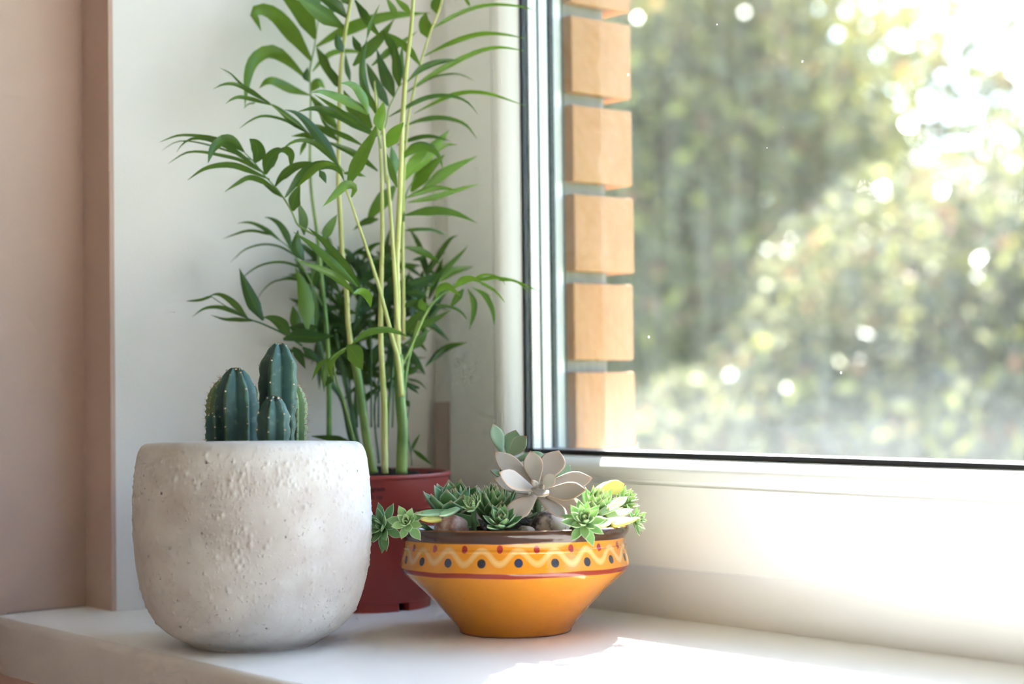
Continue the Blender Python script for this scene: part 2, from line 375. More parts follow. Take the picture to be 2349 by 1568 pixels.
struct(boxes('floor', [(LW_X - 0.4, RX1 + 0.2, RY0 - 0.2, WALL_Y, FLOOR - 0.1, FLOOR)], M['floor']))
struct(boxes('ceiling', [(LW_X - 0.4, RX1 + 0.2, RY0 - 0.2, OUT_Y, CEIL, CEIL + 0.15)], M['ceil']))
struct(boxes('wall_left', [(LW_X - 0.4, LW_X, RY0 - 0.2, WALL_Y, FLOOR, CEIL)], M['leftwall']))
struct(boxes('wall_right', [(RX1, RX1 + 0.2, RY0 - 0.2, WALL_Y, FLOOR, CEIL)], M['room']))
struct(boxes('wall_back', [(LW_X, RX1, RY0 - 0.2, RY0, FLOOR, CEIL)], M['room']))
# window wall: piers left and right of the opening, lintel, parapet below the sill
struct(prism('wall_window_left', [(LW_X - 0.4, WALL_Y), RV0, (RV0[0] + .0009, WALL_Y + .004), (LW_X - 0.4, WALL_Y + .004)], FLOOR, CEIL, M['leftwall']))
pier = struct(prism('wall_window_side', [(LW_X - 0.4, WALL_Y + .0042), (RV0[0] + .0009, WALL_Y + .0042), RV1, (RV1[0], OUT_Y), (LW_X - 0.4, OUT_Y)], FLOOR, CEIL, M['plaster']))
struct(prism('wall_window_right', [(WIN_X1 + 0.10, WALL_Y), (RX1 + 0.2, WALL_Y), (RX1 + 0.2, OUT_Y), (WIN_X1 + 0.037, OUT_Y), (WIN_X1 + 0.037, FR_Y)], FLOOR, CEIL, M['plaster']))
struct(boxes('wall_window_top', [(RV1[0] - 0.06, WIN_X1 + 0.09, WALL_Y + 0.001, OUT_Y, WIN_Z1 + 0.037, CEIL)], M['plaster']))
struct(boxes('wall_window_bottom', [(RV1[0] - 0.05, WIN_X1 + 0.08, WALL_Y + 0.001, OUT_Y, FLOOR, -0.052)], M['room']))

# the deep sill board with rounded front nose (its profile is swept along X)
prof = [(FR_Y, 0.0)]
Rn = 0.007
for k in range(7):
    a = pi / 2 * k / 6; prof.append((SILL_F + Rn - Rn * sin(a), -Rn + Rn * cos(a)))
for k in range(5):
    a = pi / 2 * k / 4; prof.append((SILL_F + 0.004 - 0.004 * cos(a), -0.046 - 0.004 * sin(a)))
prof += [(FR_Y, -0.050)]
x0, x1 = LW_X + 0.002, WIN_X1 + 0.22
V = [(x0, y, z) for y, z in prof] + [(x1, y, z) for y, z in prof]; n = len(prof)
Fc = [(i, i + n, (i + 1) % n + n, (i + 1) % n) for i in range(n)] + [tuple(range(n)), tuple(range(2 * n - 1, n - 1, -1))]
sill = struct(mesh('window_sill', V, Fc, M['sill'], smooth=False))
bevel_less = sill.data
for p in bevel_less.polygons[1:12]: p.use_smooth = True
# ends of the sill that run into the piers are cut off by the plaster, a thin dark gap shows along the left wall
struct(mesh('trim_1', *box_data(LW_X + 0.0004, LW_X + 0.0022, SILL_F + 0.02, WALL_Y - 0.001, -0.002, 0.0012), M['mortar'], smooth=False))

win = new_obj('window_1', None, loc=(-0.64, FR_Y, 0)); win['kind'] = 'structure'; tag(win, 'white plastic window with triple glazing and black seals above the sill')
def ring(name, X0, X1, Z0, Z1, prof, mat, parent, smooth=False):
    """profile (inset from the outer rectangle, y) swept round the rectangle with mitred corners"""
    n = len(prof); V = []; Fc = []
    for cx, cz, sx, sz in ((X0, Z0, 1, 1), (X1, Z0, -1, 1), (X1, Z1, -1, -1), (X0, Z1, 1, -1)):
        for o, y in prof: V.append((cx + sx * o, y, cz + sz * o))
    for c in range(4):
        d = (c + 1) % 4
        for i in range(n):
            j = (i + 1) % n; Fc.append((c * n + i, d * n + i, d * n + j, c * n + j))
    o = mesh(name, V, Fc, mat, parent, smooth=smooth)
    bm = bmesh.new(); bm.from_mesh(o.data); bmesh.ops.recalc_face_normals(bm, faces=bm.faces); bm.to_mesh(o.data); bm.free()
    return o
SX0, SX1, SZ0, SZ1 = -1.349, WIN_X1 - 0.0, 0.0448, WIN_Z1
ring('window_frame', RV1[0], WIN_X1 + 0.037, -0.004, WIN_Z1 + 0.037, [(0, FR_Y), (0.055, FR_Y), (0.055, 1.12), (0.075, 1.12), (0.075, OUT_Y - 0.0005), (0, OUT_Y - 0.0005)], M['pvc'], win)
sash = ring('sash', SX0, SX1, SZ0, SZ1, [(0.0015, 1.0705), (0.0708, 1.0705), (0.0713, 1.0725), (0.0717, 1.0725), (0.0717, 1.0815), (0.0, 1.0815), (0.0, 1.072)], M['pvc'], win)
bevel(sash, 0.0012, 2)
BZ0 = SZ0 + 0.0030
bead = ring('glazing_bead', SX0, SX1, BZ0, SZ1, [(0.0720, 1.0810), (0.0720, 1.0715), (0.0730, 1.0700), (0.0757, 1.0697), (0.0792, 1.0708), (0.0827, 1.0735), (0.0862, 1.0780), (0.0890, 1.0835), (0.0908, 1.0895), (0.0912, 1.0925), (0.0780, 1.0925)], M['pvc'], win)
for p in bead.data.polygons: p.use_smooth = True
bead.modifiers.new('split', 'EDGE_SPLIT').split_angle = radians(35)
boxes('bead_seat', [(SX0 + .0717, SX1 - .0717, 1.0730, 1.0815, SZ0 + .0717, BZ0 + .0719)], M['pvc'], win)
ring('inner_gasket', SX0, SX1, BZ0, SZ1, [(0.0830, 1.0927), (0.0915, 1.0898), (0.0952, 1.0902), (0.0952, 1.0945), (0.0830, 1.0945)], M['gasket'], win)
GX0, GX1, GZ0, GZ1 = SX0 + 0.084, SX1 - 0.084, BZ0 + 0.084, SZ1 - 0.084
boxes('pane', [(GX0, GX1, 1.0946, 1.0986, GZ0, GZ1)], M['glass'], win)
ring('spacer', SX0, SX1, BZ0, SZ1, [(0.0850, 1.0988), (0.0948, 1.0988), (0.0948, 1.1088), (0.0850, 1.1088)], M['spacer'], win)
ring('spacer_seal', SX0, SX1, BZ0, SZ1, [(0.0850, 1.1090), (0.0952, 1.1090), (0.0952, 1.1098), (0.0850, 1.1098)], M['gasket'], win)
boxes('pane', [(GX0, GX1, 1.1100, 1.1120, GZ0, GZ1)], M['glass2'], win)
ring('spacer', SX0, SX1, BZ0, SZ1, [(0.0850, 1.1122), (0.0948, 1.1122), (0.0948, 1.1222), (0.0850, 1.1222)], M['spacer'], win)
boxes('pane', [(GX0, GX1, 1.1224, 1.1260, GZ0, GZ1)], M['glass2'], win)
ring('outer_gasket', SX0, SX1, BZ0, SZ1, [(0.0830, 1.1262), (0.0945, 1.1262), (0.0952, 1.1308), (0.0830, 1.1308)], M['gasket'], win)
ring('outer_lip', SX0, SX1, BZ0, SZ1, [(0.040, 1.1310), (0.0945, 1.1310), (0.0940, OUT_Y - 0.001), (0.040, OUT_Y - 0.001)], M['pvc'], win)
ring('sash_core', SX0, SX1, SZ0, SZ1, [(0.0420, 1.0818), (0.0715, 1.0818), (0.0715, 1.0928), (0.0825, 1.0928), (0.0825, 1.1308), (0.0420, 1.1308)], M['pvc'], win)
hc = boxes('hinge_cover', [(-1.3755, -1.3510, 1.0722, 1.0820, 0.062, 0.188)], M['hinge'], win); bevel(hc, 0.002); tag(hc, 'beige hinge cover at the lower corner')

# ------------------------------------------------------------------ brick jamb outside
BX = -1.242
bw = struct(boxes('wall_brick', [(-1.86, BX - 0.012, OUT_Y + 0.001, 1.198, -1.0, 1.9)], M['mortar']))
def brick_mesh(lx, ly, lz):
    v, f = box_data(-lx, 0, 0, ly, -lz, 0); me = bpy.data.meshes.new('brick'); me.from_pydata(v, [], f); me.update()
    bm = bmesh.new(); bm.from_mesh(me); bmesh.ops.bevel(bm, geom=bm.edges[:], offset=0.0022, segments=2, affect='EDGES', profile=0.6)
    bm.to_mesh(me); bm.free(); me.materials.append(M['brick']); return me
bl, bs = brick_mesh(0.245, 0.0815, 0.0757), brick_mesh(0.116, 0.0815, 0.0757)
pitch = 0.0877
for k in range(-13, 18):
    zt = 0.2157 + pitch * k
    xs = BX
    for j, me in enumerate((bl, bs, bl) if k % 2 else (bs, bl, bl)):
        L = 0.245 if me is bl else 0.116
        if xs - L < -1.87: break
        o = new_obj('brick', me, bw); o.location = (xs + random.uniform(-.0015, .0015) if j == 0 else xs, OUT_Y + 0.0015, zt + random.uniform(-.0008, .0008))
        xs -= L + 0.010

# ------------------------------------------------------------------ garden outside
struct(boxes('ground', [(-30, 30, 1.35, 40, -1.3, -1.0)], M['grass']))
def foliage(name, blobs, nleaf, size, mat, parent):
    """thousands of small folded leaves scattered through the crown's lobes"""
    C = np.array([q[0] for q in blobs]); Rd = np.array([q[1] for q in blobs])
    wts = Rd[:, 0] * Rd[:, 1] + Rd[:, 1] * Rd[:, 2] + Rd[:, 0] * Rd[:, 2]; idx = rng.choice(len(blobs), nleaf, p=wts / wts.sum())
    unit = lambda q: q / np.linalg.norm(q, axis=1, keepdims=True)
    d = unit(rng.normal(size=(nleaf, 3))); p = C[idx] + d * Rd[idx] * (0.5 + 0.55 * rng.random((nleaf, 1)))
    nr = unit(d * 0.6 + rng.normal(size=(nleaf, 3)) * 0.7); t = unit(np.cross(nr, rng.normal(size=(nleaf, 3)))); b = np.cross(nr, t)
    sz = size * rng.uniform(0.6, 1.3, (nleaf, 1))
    V = np.stack([p - t * sz, p - b * sz * .5 + nr * sz * .12, p + t * sz, p + b * sz * .5 + nr * sz * .12], axis=1).reshape(-1, 3)
    lc = np.repeat(np.concatenate([rng.random((nleaf, 1)) ** 1.3, rng.random((nleaf, 2)), np.ones((nleaf, 1))], axis=1), 4, axis=0)
    k = np.arange(nleaf)[:, None] * 4; faces = np.concatenate([k + np.array([[0, 1, 2]]), k + np.array([[0, 2, 3]])], axis=1).reshape(-1, 3)
    o = mesh(name, V.tolist(), faces.tolist(), mat, parent, smooth=False, lc=lc); o['kind'] = 'stuff'; return o
def gp(x, y, d):                       # a garden point seen through the pane
    return at(x, y, d)
def tree(name, label, cat, blobs_px, trunk_px, nleaf, size, mat, tr=0.06):
    B = []
    for x, y, d, rx, ry, rz in blobs_px:
        B.append((tuple(gp(x, y, d)), (rx, ry, rz)))
    g = Vector(B[0][0]); tx = gp(*trunk_px); base = Vector((tx.x, tx.y, -1.0))
    t = thing(name, label, cat, base)
    top = Vector(B[0][0])
    path = catmull([base - Vector((0, 0, 0.03)), base.lerp(top, .4) + Vector((.05, .03, 0)), base.lerp(top, .8), top], 14)
    v, f = tube_data(path, [tr * (1 - .65 * i / 13) for i in range(14)], 10); mesh('trunk', v, f, M['bark'], t)
    for c, r in B[1:]:
        s = path[random.randint(5, 9)]; e = Vector(c)
        pb = catmull([s, s.lerp(e, .5) + Vector((0, 0, -.08)), e], 8); v, f = tube_data(pb, [tr * .45 * (1 - .75 * i / 7) for i in range(8)], 6)
        mesh('branch', v, f, M['bark'], t)
    foliage('foliage', B, nleaf, size, mat, t)
    return t
def lobes(k, *rows): return [(x, y, d * k, rx * k, ry * k, rz * k) for x, y, d, rx, ry, rz in rows]
tree('garden_tree', 'large dense leafy tree beyond the brick pillar filling the left of the view', 'tree',
     lobes(2.0, (1600, 420, 5.2, .62, .62, .62), (1560, 820, 5.0, .55, .5, .5), (1750, 150, 5.3, .5, .5, .45), (1800, 620, 5.3, .6, .5, .55), (1480, 80, 5.1, .5, .5, .5), (1330, 500, 5.4, .6, .6, .7), (1900, 880, 5.2, .5, .5, .4)),
     (1640, 900, 10.4), 26000, 0.060, M['tree_a'], 0.16)
tree('garden_shrub', 'broad yellowish-green shrub low behind the right half of the pane', 'shrub',
     lobes(2.0, (2120, 760, 3.7, .42, .36, .36), (1900, 980, 3.6, .36, .33, .24), (2330, 900, 3.6, .40, .36, .32), (2080, 1040, 3.5, .45, .36, .24), (1640, 1060, 3.6, .36, .30, .20), (2480, 620, 3.8, .36, .36, .40)),
     (2150, 950, 7.4), 16000, 0.046, M['tree_b'], 0.08)
tree('garden_tree', 'thin sparse tree with hanging sprays against the sky, upper right of the pane', 'tree',
     lobes(2.0, (2150, 260, 7.0, .55, .5, .55), (2290, 60, 7.2, .55, .4, .45), (2040, 520, 7.0, .5, .45, .45), (2380, 380, 7.2, .45, .4, .55), (1980, 60, 7.0, .4, .4, .45)),
     (2250, 700, 14.2), 3600, 0.075, M['tree_b'], 0.09)
tree('garden_tree', 'tall distant tree behind the dense tree, grey-green', 'tree',
     lobes(2.0, (1700, 500, 9.7, 1.0, .9, 1.1), (1500, 200, 10.0, 1.0, .9, .9), (1950, 900, 9.8, 1.2, .8, .7), (2300, 1000, 10.0, 1.2, .8, .5), (1350, 800, 9.8, 1.1, .9, 1.0)),
     (1700, 900, 19.6), 20000, 0.10, M['tree_a'], 0.22)

# ------------------------------------------------------------------ concrete pot
CC = (-1.1950, 0.7460)
prof = [(0.0, 0.0), (0.046, 0.0), (0.0505, 0.0012), (0.0560, 0.0045), (0.0640, 0.0085), (0.0715, 0.0140), (0.0785, 0.0215), (0.0843, 0.0315), (0.0893, 0.0470), (0.0922, 0.0620),
        (0.0938, 0.0760), (0.0947, 0.0920), (0.0949, 0.1060), (0.0944, 0.1200), (0.0934, 0.1350), (0.0920, 0.1470), (0.0905, 0.1540), (0.0882, 0.1585), (0.0850, 0.1612), (0.0815, 0.1618),
        (0.0790, 0.1605), (0.0780, 0.1570), (0.0778, 0.1400), (0.0775, 0.1180), (0.0, 0.1180)]
pr = catmull([(r, 0, z) for r, z in prof], 330)
pr = [(max(p.x, 0.0002), p.z) for p in pr]
seg = 900
V, Fc = lathe_data(pr, 0, 0, seg)
V = np.array(V).reshape(len(pr), seg, 3)
ang = np.arange(seg) / seg * 2 * pi
arc = np.array([0.0] + list(np.cumsum([sqrt((a[0] - b[0]) ** 2 + (a[1] - b[1]) ** 2) for a, b in zip(pr, pr[1:])])))
out_end = int(np.argmax([z for r, z in pr]))
disp = np.zeros((len(pr), seg)); zz = np.array([p[1] for p in pr])
cl = [(rng.uniform(0, 2 * pi), rng.uniform(0.03, 0.158)) for _ in range(26)]
lumps = []
for _ in range(3600):
    if rng.random() < 0.72:
        c = cl[rng.integers(len(cl))]; a0 = c[0] + rng.normal() * 0.11; z0 = c[1] + rng.normal() * 0.011
    else: a0 = rng.uniform(0, 2 * pi); z0 = rng.uniform(0.012, 0.159)
    lumps.append((a0, z0, (0.00042 + 0.00085 * rng.random() ** 5)))
for a0, z0, s in lumps:
    if z0 > 0.1615: continue
    i0 = int(np.argmin(np.abs(zz[:out_end] - z0))); r0 = pr[i0][0]
    il, ih = max(0, i0 - 5), min(out_end, i0 + 6); ks = (np.round(a0 / (2 * pi) * seg) + np.arange(-6, 7)).astype(int)
    da = (ks / seg * 2 * pi - a0) * r0; dz = arc[il:ih] - arc[i0]
    g = np.exp(-(dz[:, None] ** 2 + da[None, :] ** 2) / (2 * s * s)) * s * 0.95
    disp[il:ih, ks % seg] = np.maximum(disp[il:ih, ks % seg], g)
V[:, :, 0] += disp * np.cos(ang)[None]; V[:, :, 1] += disp * np.sin(ang)[None]
V = V.reshape(-1, 3)
fwd = np.array([FW.x, FW.y]) / sqrt(FW.x ** 2 + FW.y ** 2)
V[:, 2] += (-0.0010 - 0.0042 * (V[:, :2] @ fwd) / 0.09) * np.clip(V[:, 2] / 0.16, 0, 1) ** 2      # the hand-cast rim is not level
V = V + np.array([CC[0], CC[1], 0])
cp = thing('concrete_planter', 'round pitted concrete planter with a cactus clump on the sill edge', 'planter', (CC[0], CC[1], 0))
mesh('pot', V.tolist(), Fc, M['concrete'], cp)
def soil_disc(name, cx, cy, r, z, parent, amp=0.003, dome=0.0, n=26):
    V = [(cx, cy, z + amp + dome)]; Fc = []; seg = 40
    for i in range(1, n):
        rr = r * i / (n - 1)
        for k in range(seg):
            a = 2 * pi * k / seg; x, y = cx + rr * cos(a), cy + rr * sin(a)
            V.append((x, y, z + dome * (1 - (i / (n - 1)) ** 2) + amp * 1.6 * mnoise.noise(Vector((x * 160, y * 160, 0))) + amp * .8 * mnoise.noise(Vector((x * 420, y * 420, 3)))))
    for k in range(seg): Fc.append((0, 1 + k, 1 + (k + 1) % seg))
    for i in range(1, n - 1):
        for k in range(seg):
            a = 1 + (i - 1) * seg + k; b = 1 + (i - 1) * seg + (k + 1) % seg; Fc.append((a, a + seg, b + seg, b))
    o = mesh(name, V, Fc, M['soil'], parent); o['kind'] = 'stuff'; return o
soil_disc('soil', CC[0], CC[1], 0.0772, 0.1215, cp)

# ------------------------------------------------------------------ cacti
def cactus(name, label, bx, top_px, d, rpx, ribs, mat, lean=(0, 0), phase=0.0, depth=0.30, sharp=1.0, are_step=0.0125, hairy=False, z_base=0.116, group=None, bulge=0.0, waist=0.94):
    """ribbed column from the soil up to the seen tip; areoles with spines sit along each rib"""
    top = at(top_px[0], top_px[1], d); R = px2m(rpx, d)
    b = at(bx, 1010, d); base = Vector((b.x, b.y, z_base))
    H = top.z - z_base; t = thing(name, label, 'cactus', base, group)
    nr = 40; seg = ribs * 12; V = []; lc = []
    sh = Vector((top.x - base.x, top.y - base.y, 0))
    rows = []
    for i in range(nr + 1):
        u = i / nr
        z = H * (1 - (1 - u) ** 1.6) if u < 1 else H
        s = z / H; dome = min(1.0, max(0.0, (H - z) / (R * 1.55)))
        rad = R * (waist + (1 - waist) * s + bulge * sin(pi * s)) * (0.20 + 0.80 * max(0.0, 1 - (1 - dome) ** 1.9) ** 0.8)
        c = base + sh * s + Vector((0, 0, z)); rows.append((c, rad, z))
    for c, rad, z in rows:
        for k in range(seg):
            a = 2 * pi * k / seg + phase; x = (k % 12) / 12.0; x = abs(x - 0.0) if x < .5 else 1 - x     # 0 at ridge, .5 in furrow
            ridge = 1 - (x * 2) ** sharp
            notch = 0.5 + 0.5 * cos(2 * pi * z / are_step)
            rr = rad * (1 - depth * (1 - ridge)) * (1 + (0.045 - 0.085 * notch ** 2) * ridge ** 3)
            V.append((c.x + rr * cos(a), c.y + rr * sin(a), c.z - 0.30 * R * (1 - ridge) * max(0.0, 1 - rad / (R * .85)))); lc.append((z / H, ridge, 0, 1))
    Fc = []
    for i in range(nr):
        for k in range(seg):
            a = i * seg + k; b2 = i * seg + (k + 1) % seg; Fc.append((a, b2, b2 + seg, a + seg))
    Fc.append(tuple(range(nr * seg, (nr + 1) * seg)))
    mesh('body', V, Fc, mat, t, lc=lc)
    AV = []; AF = []; SV = []; SF = []
    def blob(p, r):
        nb = len(AV)
        for i in range(4):
            th = pi * (i + .5) / 4
            for k in range(6):
                a = 2 * pi * k / 6; AV.append((p.x + r * sin(th) * cos(a), p.y + r * sin(th) * sin(a), p.z + r * cos(th)))
        for i in range(3):
            for k in range(6):
                a = nb + i * 6 + k; b3 = nb + i * 6 + (k + 1) % 6; AF.append((a, a + 6, b3 + 6, b3))
        AF.append(tuple(nb + k for k in range(6))); AF.append(tuple(nb + 18 + k for k in range(5, -1, -1)))
    def spine(p, dv, L, r):
        nb = len(SV); q = dv.orthogonal().normalized(); w2 = dv.cross(q)
        for k in range(3): SV.append(p + (q * cos(2.1 * k) + w2 * sin(2.1 * k)) * r)
        SV.append(p + dv * L); SF.extend([(nb, nb + 1, nb + 3), (nb + 1, nb + 2, nb + 3), (nb + 2, nb, nb + 3)])
    for j in range(ribs):
        a = 2 * pi * j / ribs + phase; od = Vector((cos(a), sin(a), 0))
        z = are_step * (0.5 if not hairy else random.random())
        while z < H * 1.0:
            ii = min(range(len(rows)), key=lambda q: abs(rows[q][2] - z)); c, rad, _ = rows[ii]
            p = Vector((c.x, c.y, base.z + z)) + od * rad * (1.0 if not hairy else .96)
            up = 0.25 + 0.9 * max(0, (z - (H - R)) / R); nv = (od + Vector((0, 0, up))).normalized()
            blob(p, (0.00075 if not hairy else 0.0006) * random.uniform(.85, 1.25))
            for q in range(5 if not hairy else 6):
                dv = (nv + Vector((random.uniform(-1, 1), random.uniform(-1, 1), random.uniform(-1, 1))) * (0.7 if not hairy else .8)).normalized()
                spine(p, dv, random.uniform(.0014, .0028) if not hairy else random.uniform(.002, .0055), 0.00016)
            z += are_step * random.uniform(.9, 1.1)
    for q in range(5 if not hairy else 9):
        p = rows[-1][0] + Vector((random.uniform(-1, 1) * R * .16, random.uniform(-1, 1) * R * .16, -0.0012)); blob(p, .0007)
        for s in range(3): spine(p, Vector((random.uniform(-.5, .5), random.uniform(-.5, .5), 1)).normalized(), .002, .00016)
    o = mesh('areoles', AV, AF, M['areole'], t); o['kind'] = 'stuff'
    o = mesh('spines', SV, SF, M['spine_red'] if hairy else M['spine'], t, smooth=False); o['kind'] = 'stuff'
    return t
cphi = atan2(-FW.y, -FW.x)
cactus('column_cactus', 'tallest blue-green ribbed column cactus in the concrete planter', 636, (641, 786), 1.395, 46, 5, M['cactus_blue'], phase=cphi - radians(18), depth=0.42, sharp=.95, bulge=.10, are_step=.0165, group='cacti in the concrete planter', waist=.72)
cactus('column_cactus', 'stout mid-height blue-green column cactus left of the tallest one', 545, (541, 843), 1.368, 49, 6, M['cactus_blue'], phase=cphi - radians(22), depth=0.36, sharp=.95, bulge=.05, are_step=.0135, group='cacti in the concrete planter', waist=.92)
cactus('column_cactus', 'short bright-topped column cactus in front of the tallest one', 625, (628, 907), 1.345, 37, 6, M['cactus_blue'], phase=cphi - radians(10), depth=0.36, sharp=.95, bulge=.05, are_step=.012, group='cacti in the concrete planter', waist=.95)
cactus('column_cactus', 'smallest dark offset cactus at the left end of the clump', 492, (489, 944), 1.362, 20, 5, M['cactus_blue'], phase=cphi + radians(20), depth=0.33, are_step=.009, group='cacti in the concrete planter')
cactus('hairy_cactus', 'fuzzy many-ribbed green cactus peeking out at the left back', 514, (516, 867), 1.412, 44, 11, M['cactus_green'], phase=.2, depth=0.22, are_step=.0045, hairy=True, group='cacti in the concrete planter')
cactus('hairy_cactus', 'fuzzy many-ribbed green cactus peeking out at the right back', 661, (664, 872), 1.425, 42, 10, M['cactus_green'], phase=.5, depth=0.24, are_step=.0045, hairy=True, group='cacti in the concrete planter')

# ------------------------------------------------------------------ red plastic pot of the palm
RC = (-1.3195, 0.9510)
rp = thing('plastic_pot', 'dark red round plastic nursery pot holding the palm', 'flower pot', (RC[0], RC[1], 0))
body = [(0.0555, 0.0075), (0.0562, 0.0075), (0.0570, 0.0090), (0.0690, 0.0900), (0.0694, 0.0925), (0.0690, 0.0928), (0.0660, 0.0925), (0.0545, 0.0110), (0.0005, 0.0105)]
v, f = lathe_data(body, RC[0], RC[1], 96); mesh('body', v, f, M['redpot'], rp)
rimp = [(0.0665, 0.0926), (0.0722, 0.0926), (0.0730, 0.0938), (0.0748, 0.1205), (0.0764, 0.1215), (0.0768, 0.1232), (0.0762, 0.1246), (0.0745, 0.1248), (0.0735, 0.1240), (0.0712, 0.0945), (0.0665, 0.0926)]
v, f = lathe_data(rimp, RC[0], RC[1], 96); rim = mesh('rim', v, f, M['redpot'], rp); rim.modifiers.new('split', 'EDGE_SPLIT').split_angle = radians(40)
# standing ring at the base, interrupted by drainage slots
phi_v = atan2(-RC[1], -RC[0])
def arc_block(r0, r1, z0, z1, a0, a1, n=10):
    V = []; Fc = []
    for i in range(n + 1):
        a = a0 + (a1 - a0) * i / n
        for r, z in ((r0, z0), (r1, z0), (r1 + .0004, z1), (r0, z1)): V.append((RC[0] + r * cos(a), RC[1] + r * sin(a), z))
    for i in range(n):
        for k in range(4): a = 4 * i + k; b = 4 * i + (k + 1) % 4; Fc.append((a, a + 4, b + 4, b))
    Fc += [(0, 1, 2, 3), tuple(4 * n + k for k in (3, 2, 1, 0))]; return V, Fc
for k in range(6):
    a0 = phi_v + radians(33) + k * radians(60); v, f = arc_block(0.0475, 0.0557, 0.0, 0.0095, a0 + radians(6), a0 + radians(54)); mesh('foot', v, f, M['redpot'], rp, smooth=False)
soil_disc('soil', RC[0], RC[1], 0.0722, 0.1165, rp, 0.005, 0.009)
def curved_text(txt, size, r, z, phi, parent):
    cu = bpy.data.curves.new('t', 'FONT'); cu.body = txt; cu.size = size; cu.resolution_u = 2; cu.offset = size * .012
    tmp = bpy.data.objects.new('t', cu); COL.objects.link(tmp)
    me = bpy.data.meshes.new_from_object(tmp.evaluated_get(bpy.context.evaluated_depsgraph_get())); bpy.data.objects.remove(tmp); bpy.data.curves.remove(cu)
    bm = bmesh.new(); bm.from_mesh(me)
    bmesh.ops.extrude_face_region(bm, geom=bm.faces[:])
    bm.to_mesh(me); bm.free()
    b = base_of(parent); nv = len(me.vertices)
    for i, v in enumerate(me.vertices):
        a = phi + v.co.x / r; zz = z + v.co.y; rr = 0.0730 + (0.0748 - 0.0730) * (zz - .0938) / .0267 + (0.0004 if i < nv // 2 else 0.00015)
        v.co = (RC[0] + rr * cos(a) - b.x, RC[1] + rr * sin(a) - b.y, zz)
    me.materials.clear(); me.materials.append(M['ink']); return new_obj('print', me, parent)
curved_text('engrom', 0.0058, 0.0740, 0.1110, phi_v - radians(3), rp)
curved_text('tic up', 0.0058, 0.0740, 0.1040, phi_v - radians(1), rp)

# ------------------------------------------------------------------ painted bowl
bt = thing('ceramic_bowl', 'glazed ochre bowl with wavy cream line, dots and red band, planted with succulents', 'bowl', (BOWL_C[0], BOWL_C[1], 0))
prof = [(0.0005, 0.0022), (0.043, 0.0020), (0.0455, 0.0), (0.0468, 0.0006), (0.0478, 0.0035), (0.0520, 0.0095), (0.0600, 0.0190), (0.0700, 0.0300), (0.0790, 0.0392), (0.0870, 0.0465), (0.0925, 0.0517), (0.0948, 0.0548), (0.0952, 0.0572),
        (0.0947, 0.0605), (0.0937, 0.0655), (0.0927, 0.0710), (0.0921, 0.0760), (0.0922, 0.0795), (0.0930, 0.0820), (0.0945, 0.0840), (0.0955, 0.0862), (0.0956, 0.0885), (0.0948, 0.0903), (0.0930, 0.0910), (0.0910, 0.0904), (0.0895, 0.0885), (0.0880, 0.0850), (0.0870, 0.0800), (0.0868, 0.0700), (0.0005, 0.0600)]
pr = catmull([(r, 0, z) for r, z in prof], 150); pr = [(max(p.x, .0003), max(p.z, 0)) for p in pr]
V, Fc = lathe_data(pr, 0, 0, 160)
V = [(BOWL_C[0] + x * (1 + .006 * mnoise.noise(Vector((x * 18, y * 18, z * 12)))), BOWL_C[1] + y * (1 + .006 * mnoise.noise(Vector((x * 18, y * 18, z * 12 + 5)))), z + (0.0008 * mnoise.noise(Vector((x * 20, y * 20, 1))) if z > .05 else 0)) for x, y, z in V]
lcb = [(z / 0.1, 0, 0, 1) for x, y, z in V]
fh = Vector((FW.x, FW.y, 0)).normalized()
V = [(x, y, z - 0.0040 * (1 + ((x - BOWL_C[0]) * fh.x + (y - BOWL_C[1]) * fh.y) / 0.0955) * min(1, z / 0.09)) for x, y, z in V]   # thrown slightly out of true
mesh('bowl', V, Fc, M['bowl'], bt, lc=lcb)
soil_disc('soil', BOWL_C[0], BOWL_C[1], 0.0868, 0.0775, bt, 0.003, 0.014)

# ------------------------------------------------------------------ succulents
def interp(t, tab):
    for (a, x), (b, y) in zip(tab, tab[1:]):
        if t <= b: return x + (y - x) * (t - a) / max(b - a, 1e-9)
    return tab[-1][1]
SHAPE = {'semp': [(0, .48), (.2, .64), (.4, .86), (.55, 1), (.68, .94), (.80, .66), (.89, .33), (.95, .13), (1, .03)],
         'ghost': [(0, .22), (.12, .32), (.3, .62), (.5, .92), (.64, 1), (.78, .84), (.9, .46), (.97, .14), (1, .02)],
         'strap': [(0, .6), (.3, .85), (.55, 1), (.75, .84), (.88, .5), (.95, .2), (1, .03)]}
def fleshy(shape, W, T, curl, cup, tint, n=12, m=12, lobe=0.0):
    """leaf of unit length along +Y, upper face +Z; returns verts, faces, lc"""
    V = []; Fc = []; lc = []
    ang = 0.0; y = z = 0.0; pts = []
    for i in range(n + 1):
        t = i / n; pts.append((y, z, ang)); ang2 = curl * (t + .5 / n); y += cos(ang2) / n; z += sin(ang2) / n; ang = curl * min(1, (i + 1) / n)
    for i in range(n + 1):
        t = i / n; t = t ** 0.9; w = W * .5 * interp(t, SHAPE[shape]); th = T * (0.55 + .45 * sin(pi * min(1, t + .15))) * (1 if t < .9 else max(.12, (1 - t) / .1))
        y, z, a = pts[i]; ny, nz = -sin(a), cos(a)
        for k in range(m):
            q = 2 * pi * k / m; u = cos(q); s = sin(q)
            h = (s * th * (.30 if s > 0 else .70)) + cup * w * (u * u - .3)
            V.append((u * w, y + ny * h, z + nz * h)); lc.append((t, abs(u), tint, 1 if s > 0 else 0))
    for i in range(n):
        for k in range(m):
            a = i * m + k; b = i * m + (k + 1) % m; Fc.append((a, b, b + m, a + m))
    Fc.append(tuple(range(m - 1, -1, -1))); Fc.append(tuple(range(n * m, (n + 1) * m)))
    return V, Fc, lc
_fm = {}
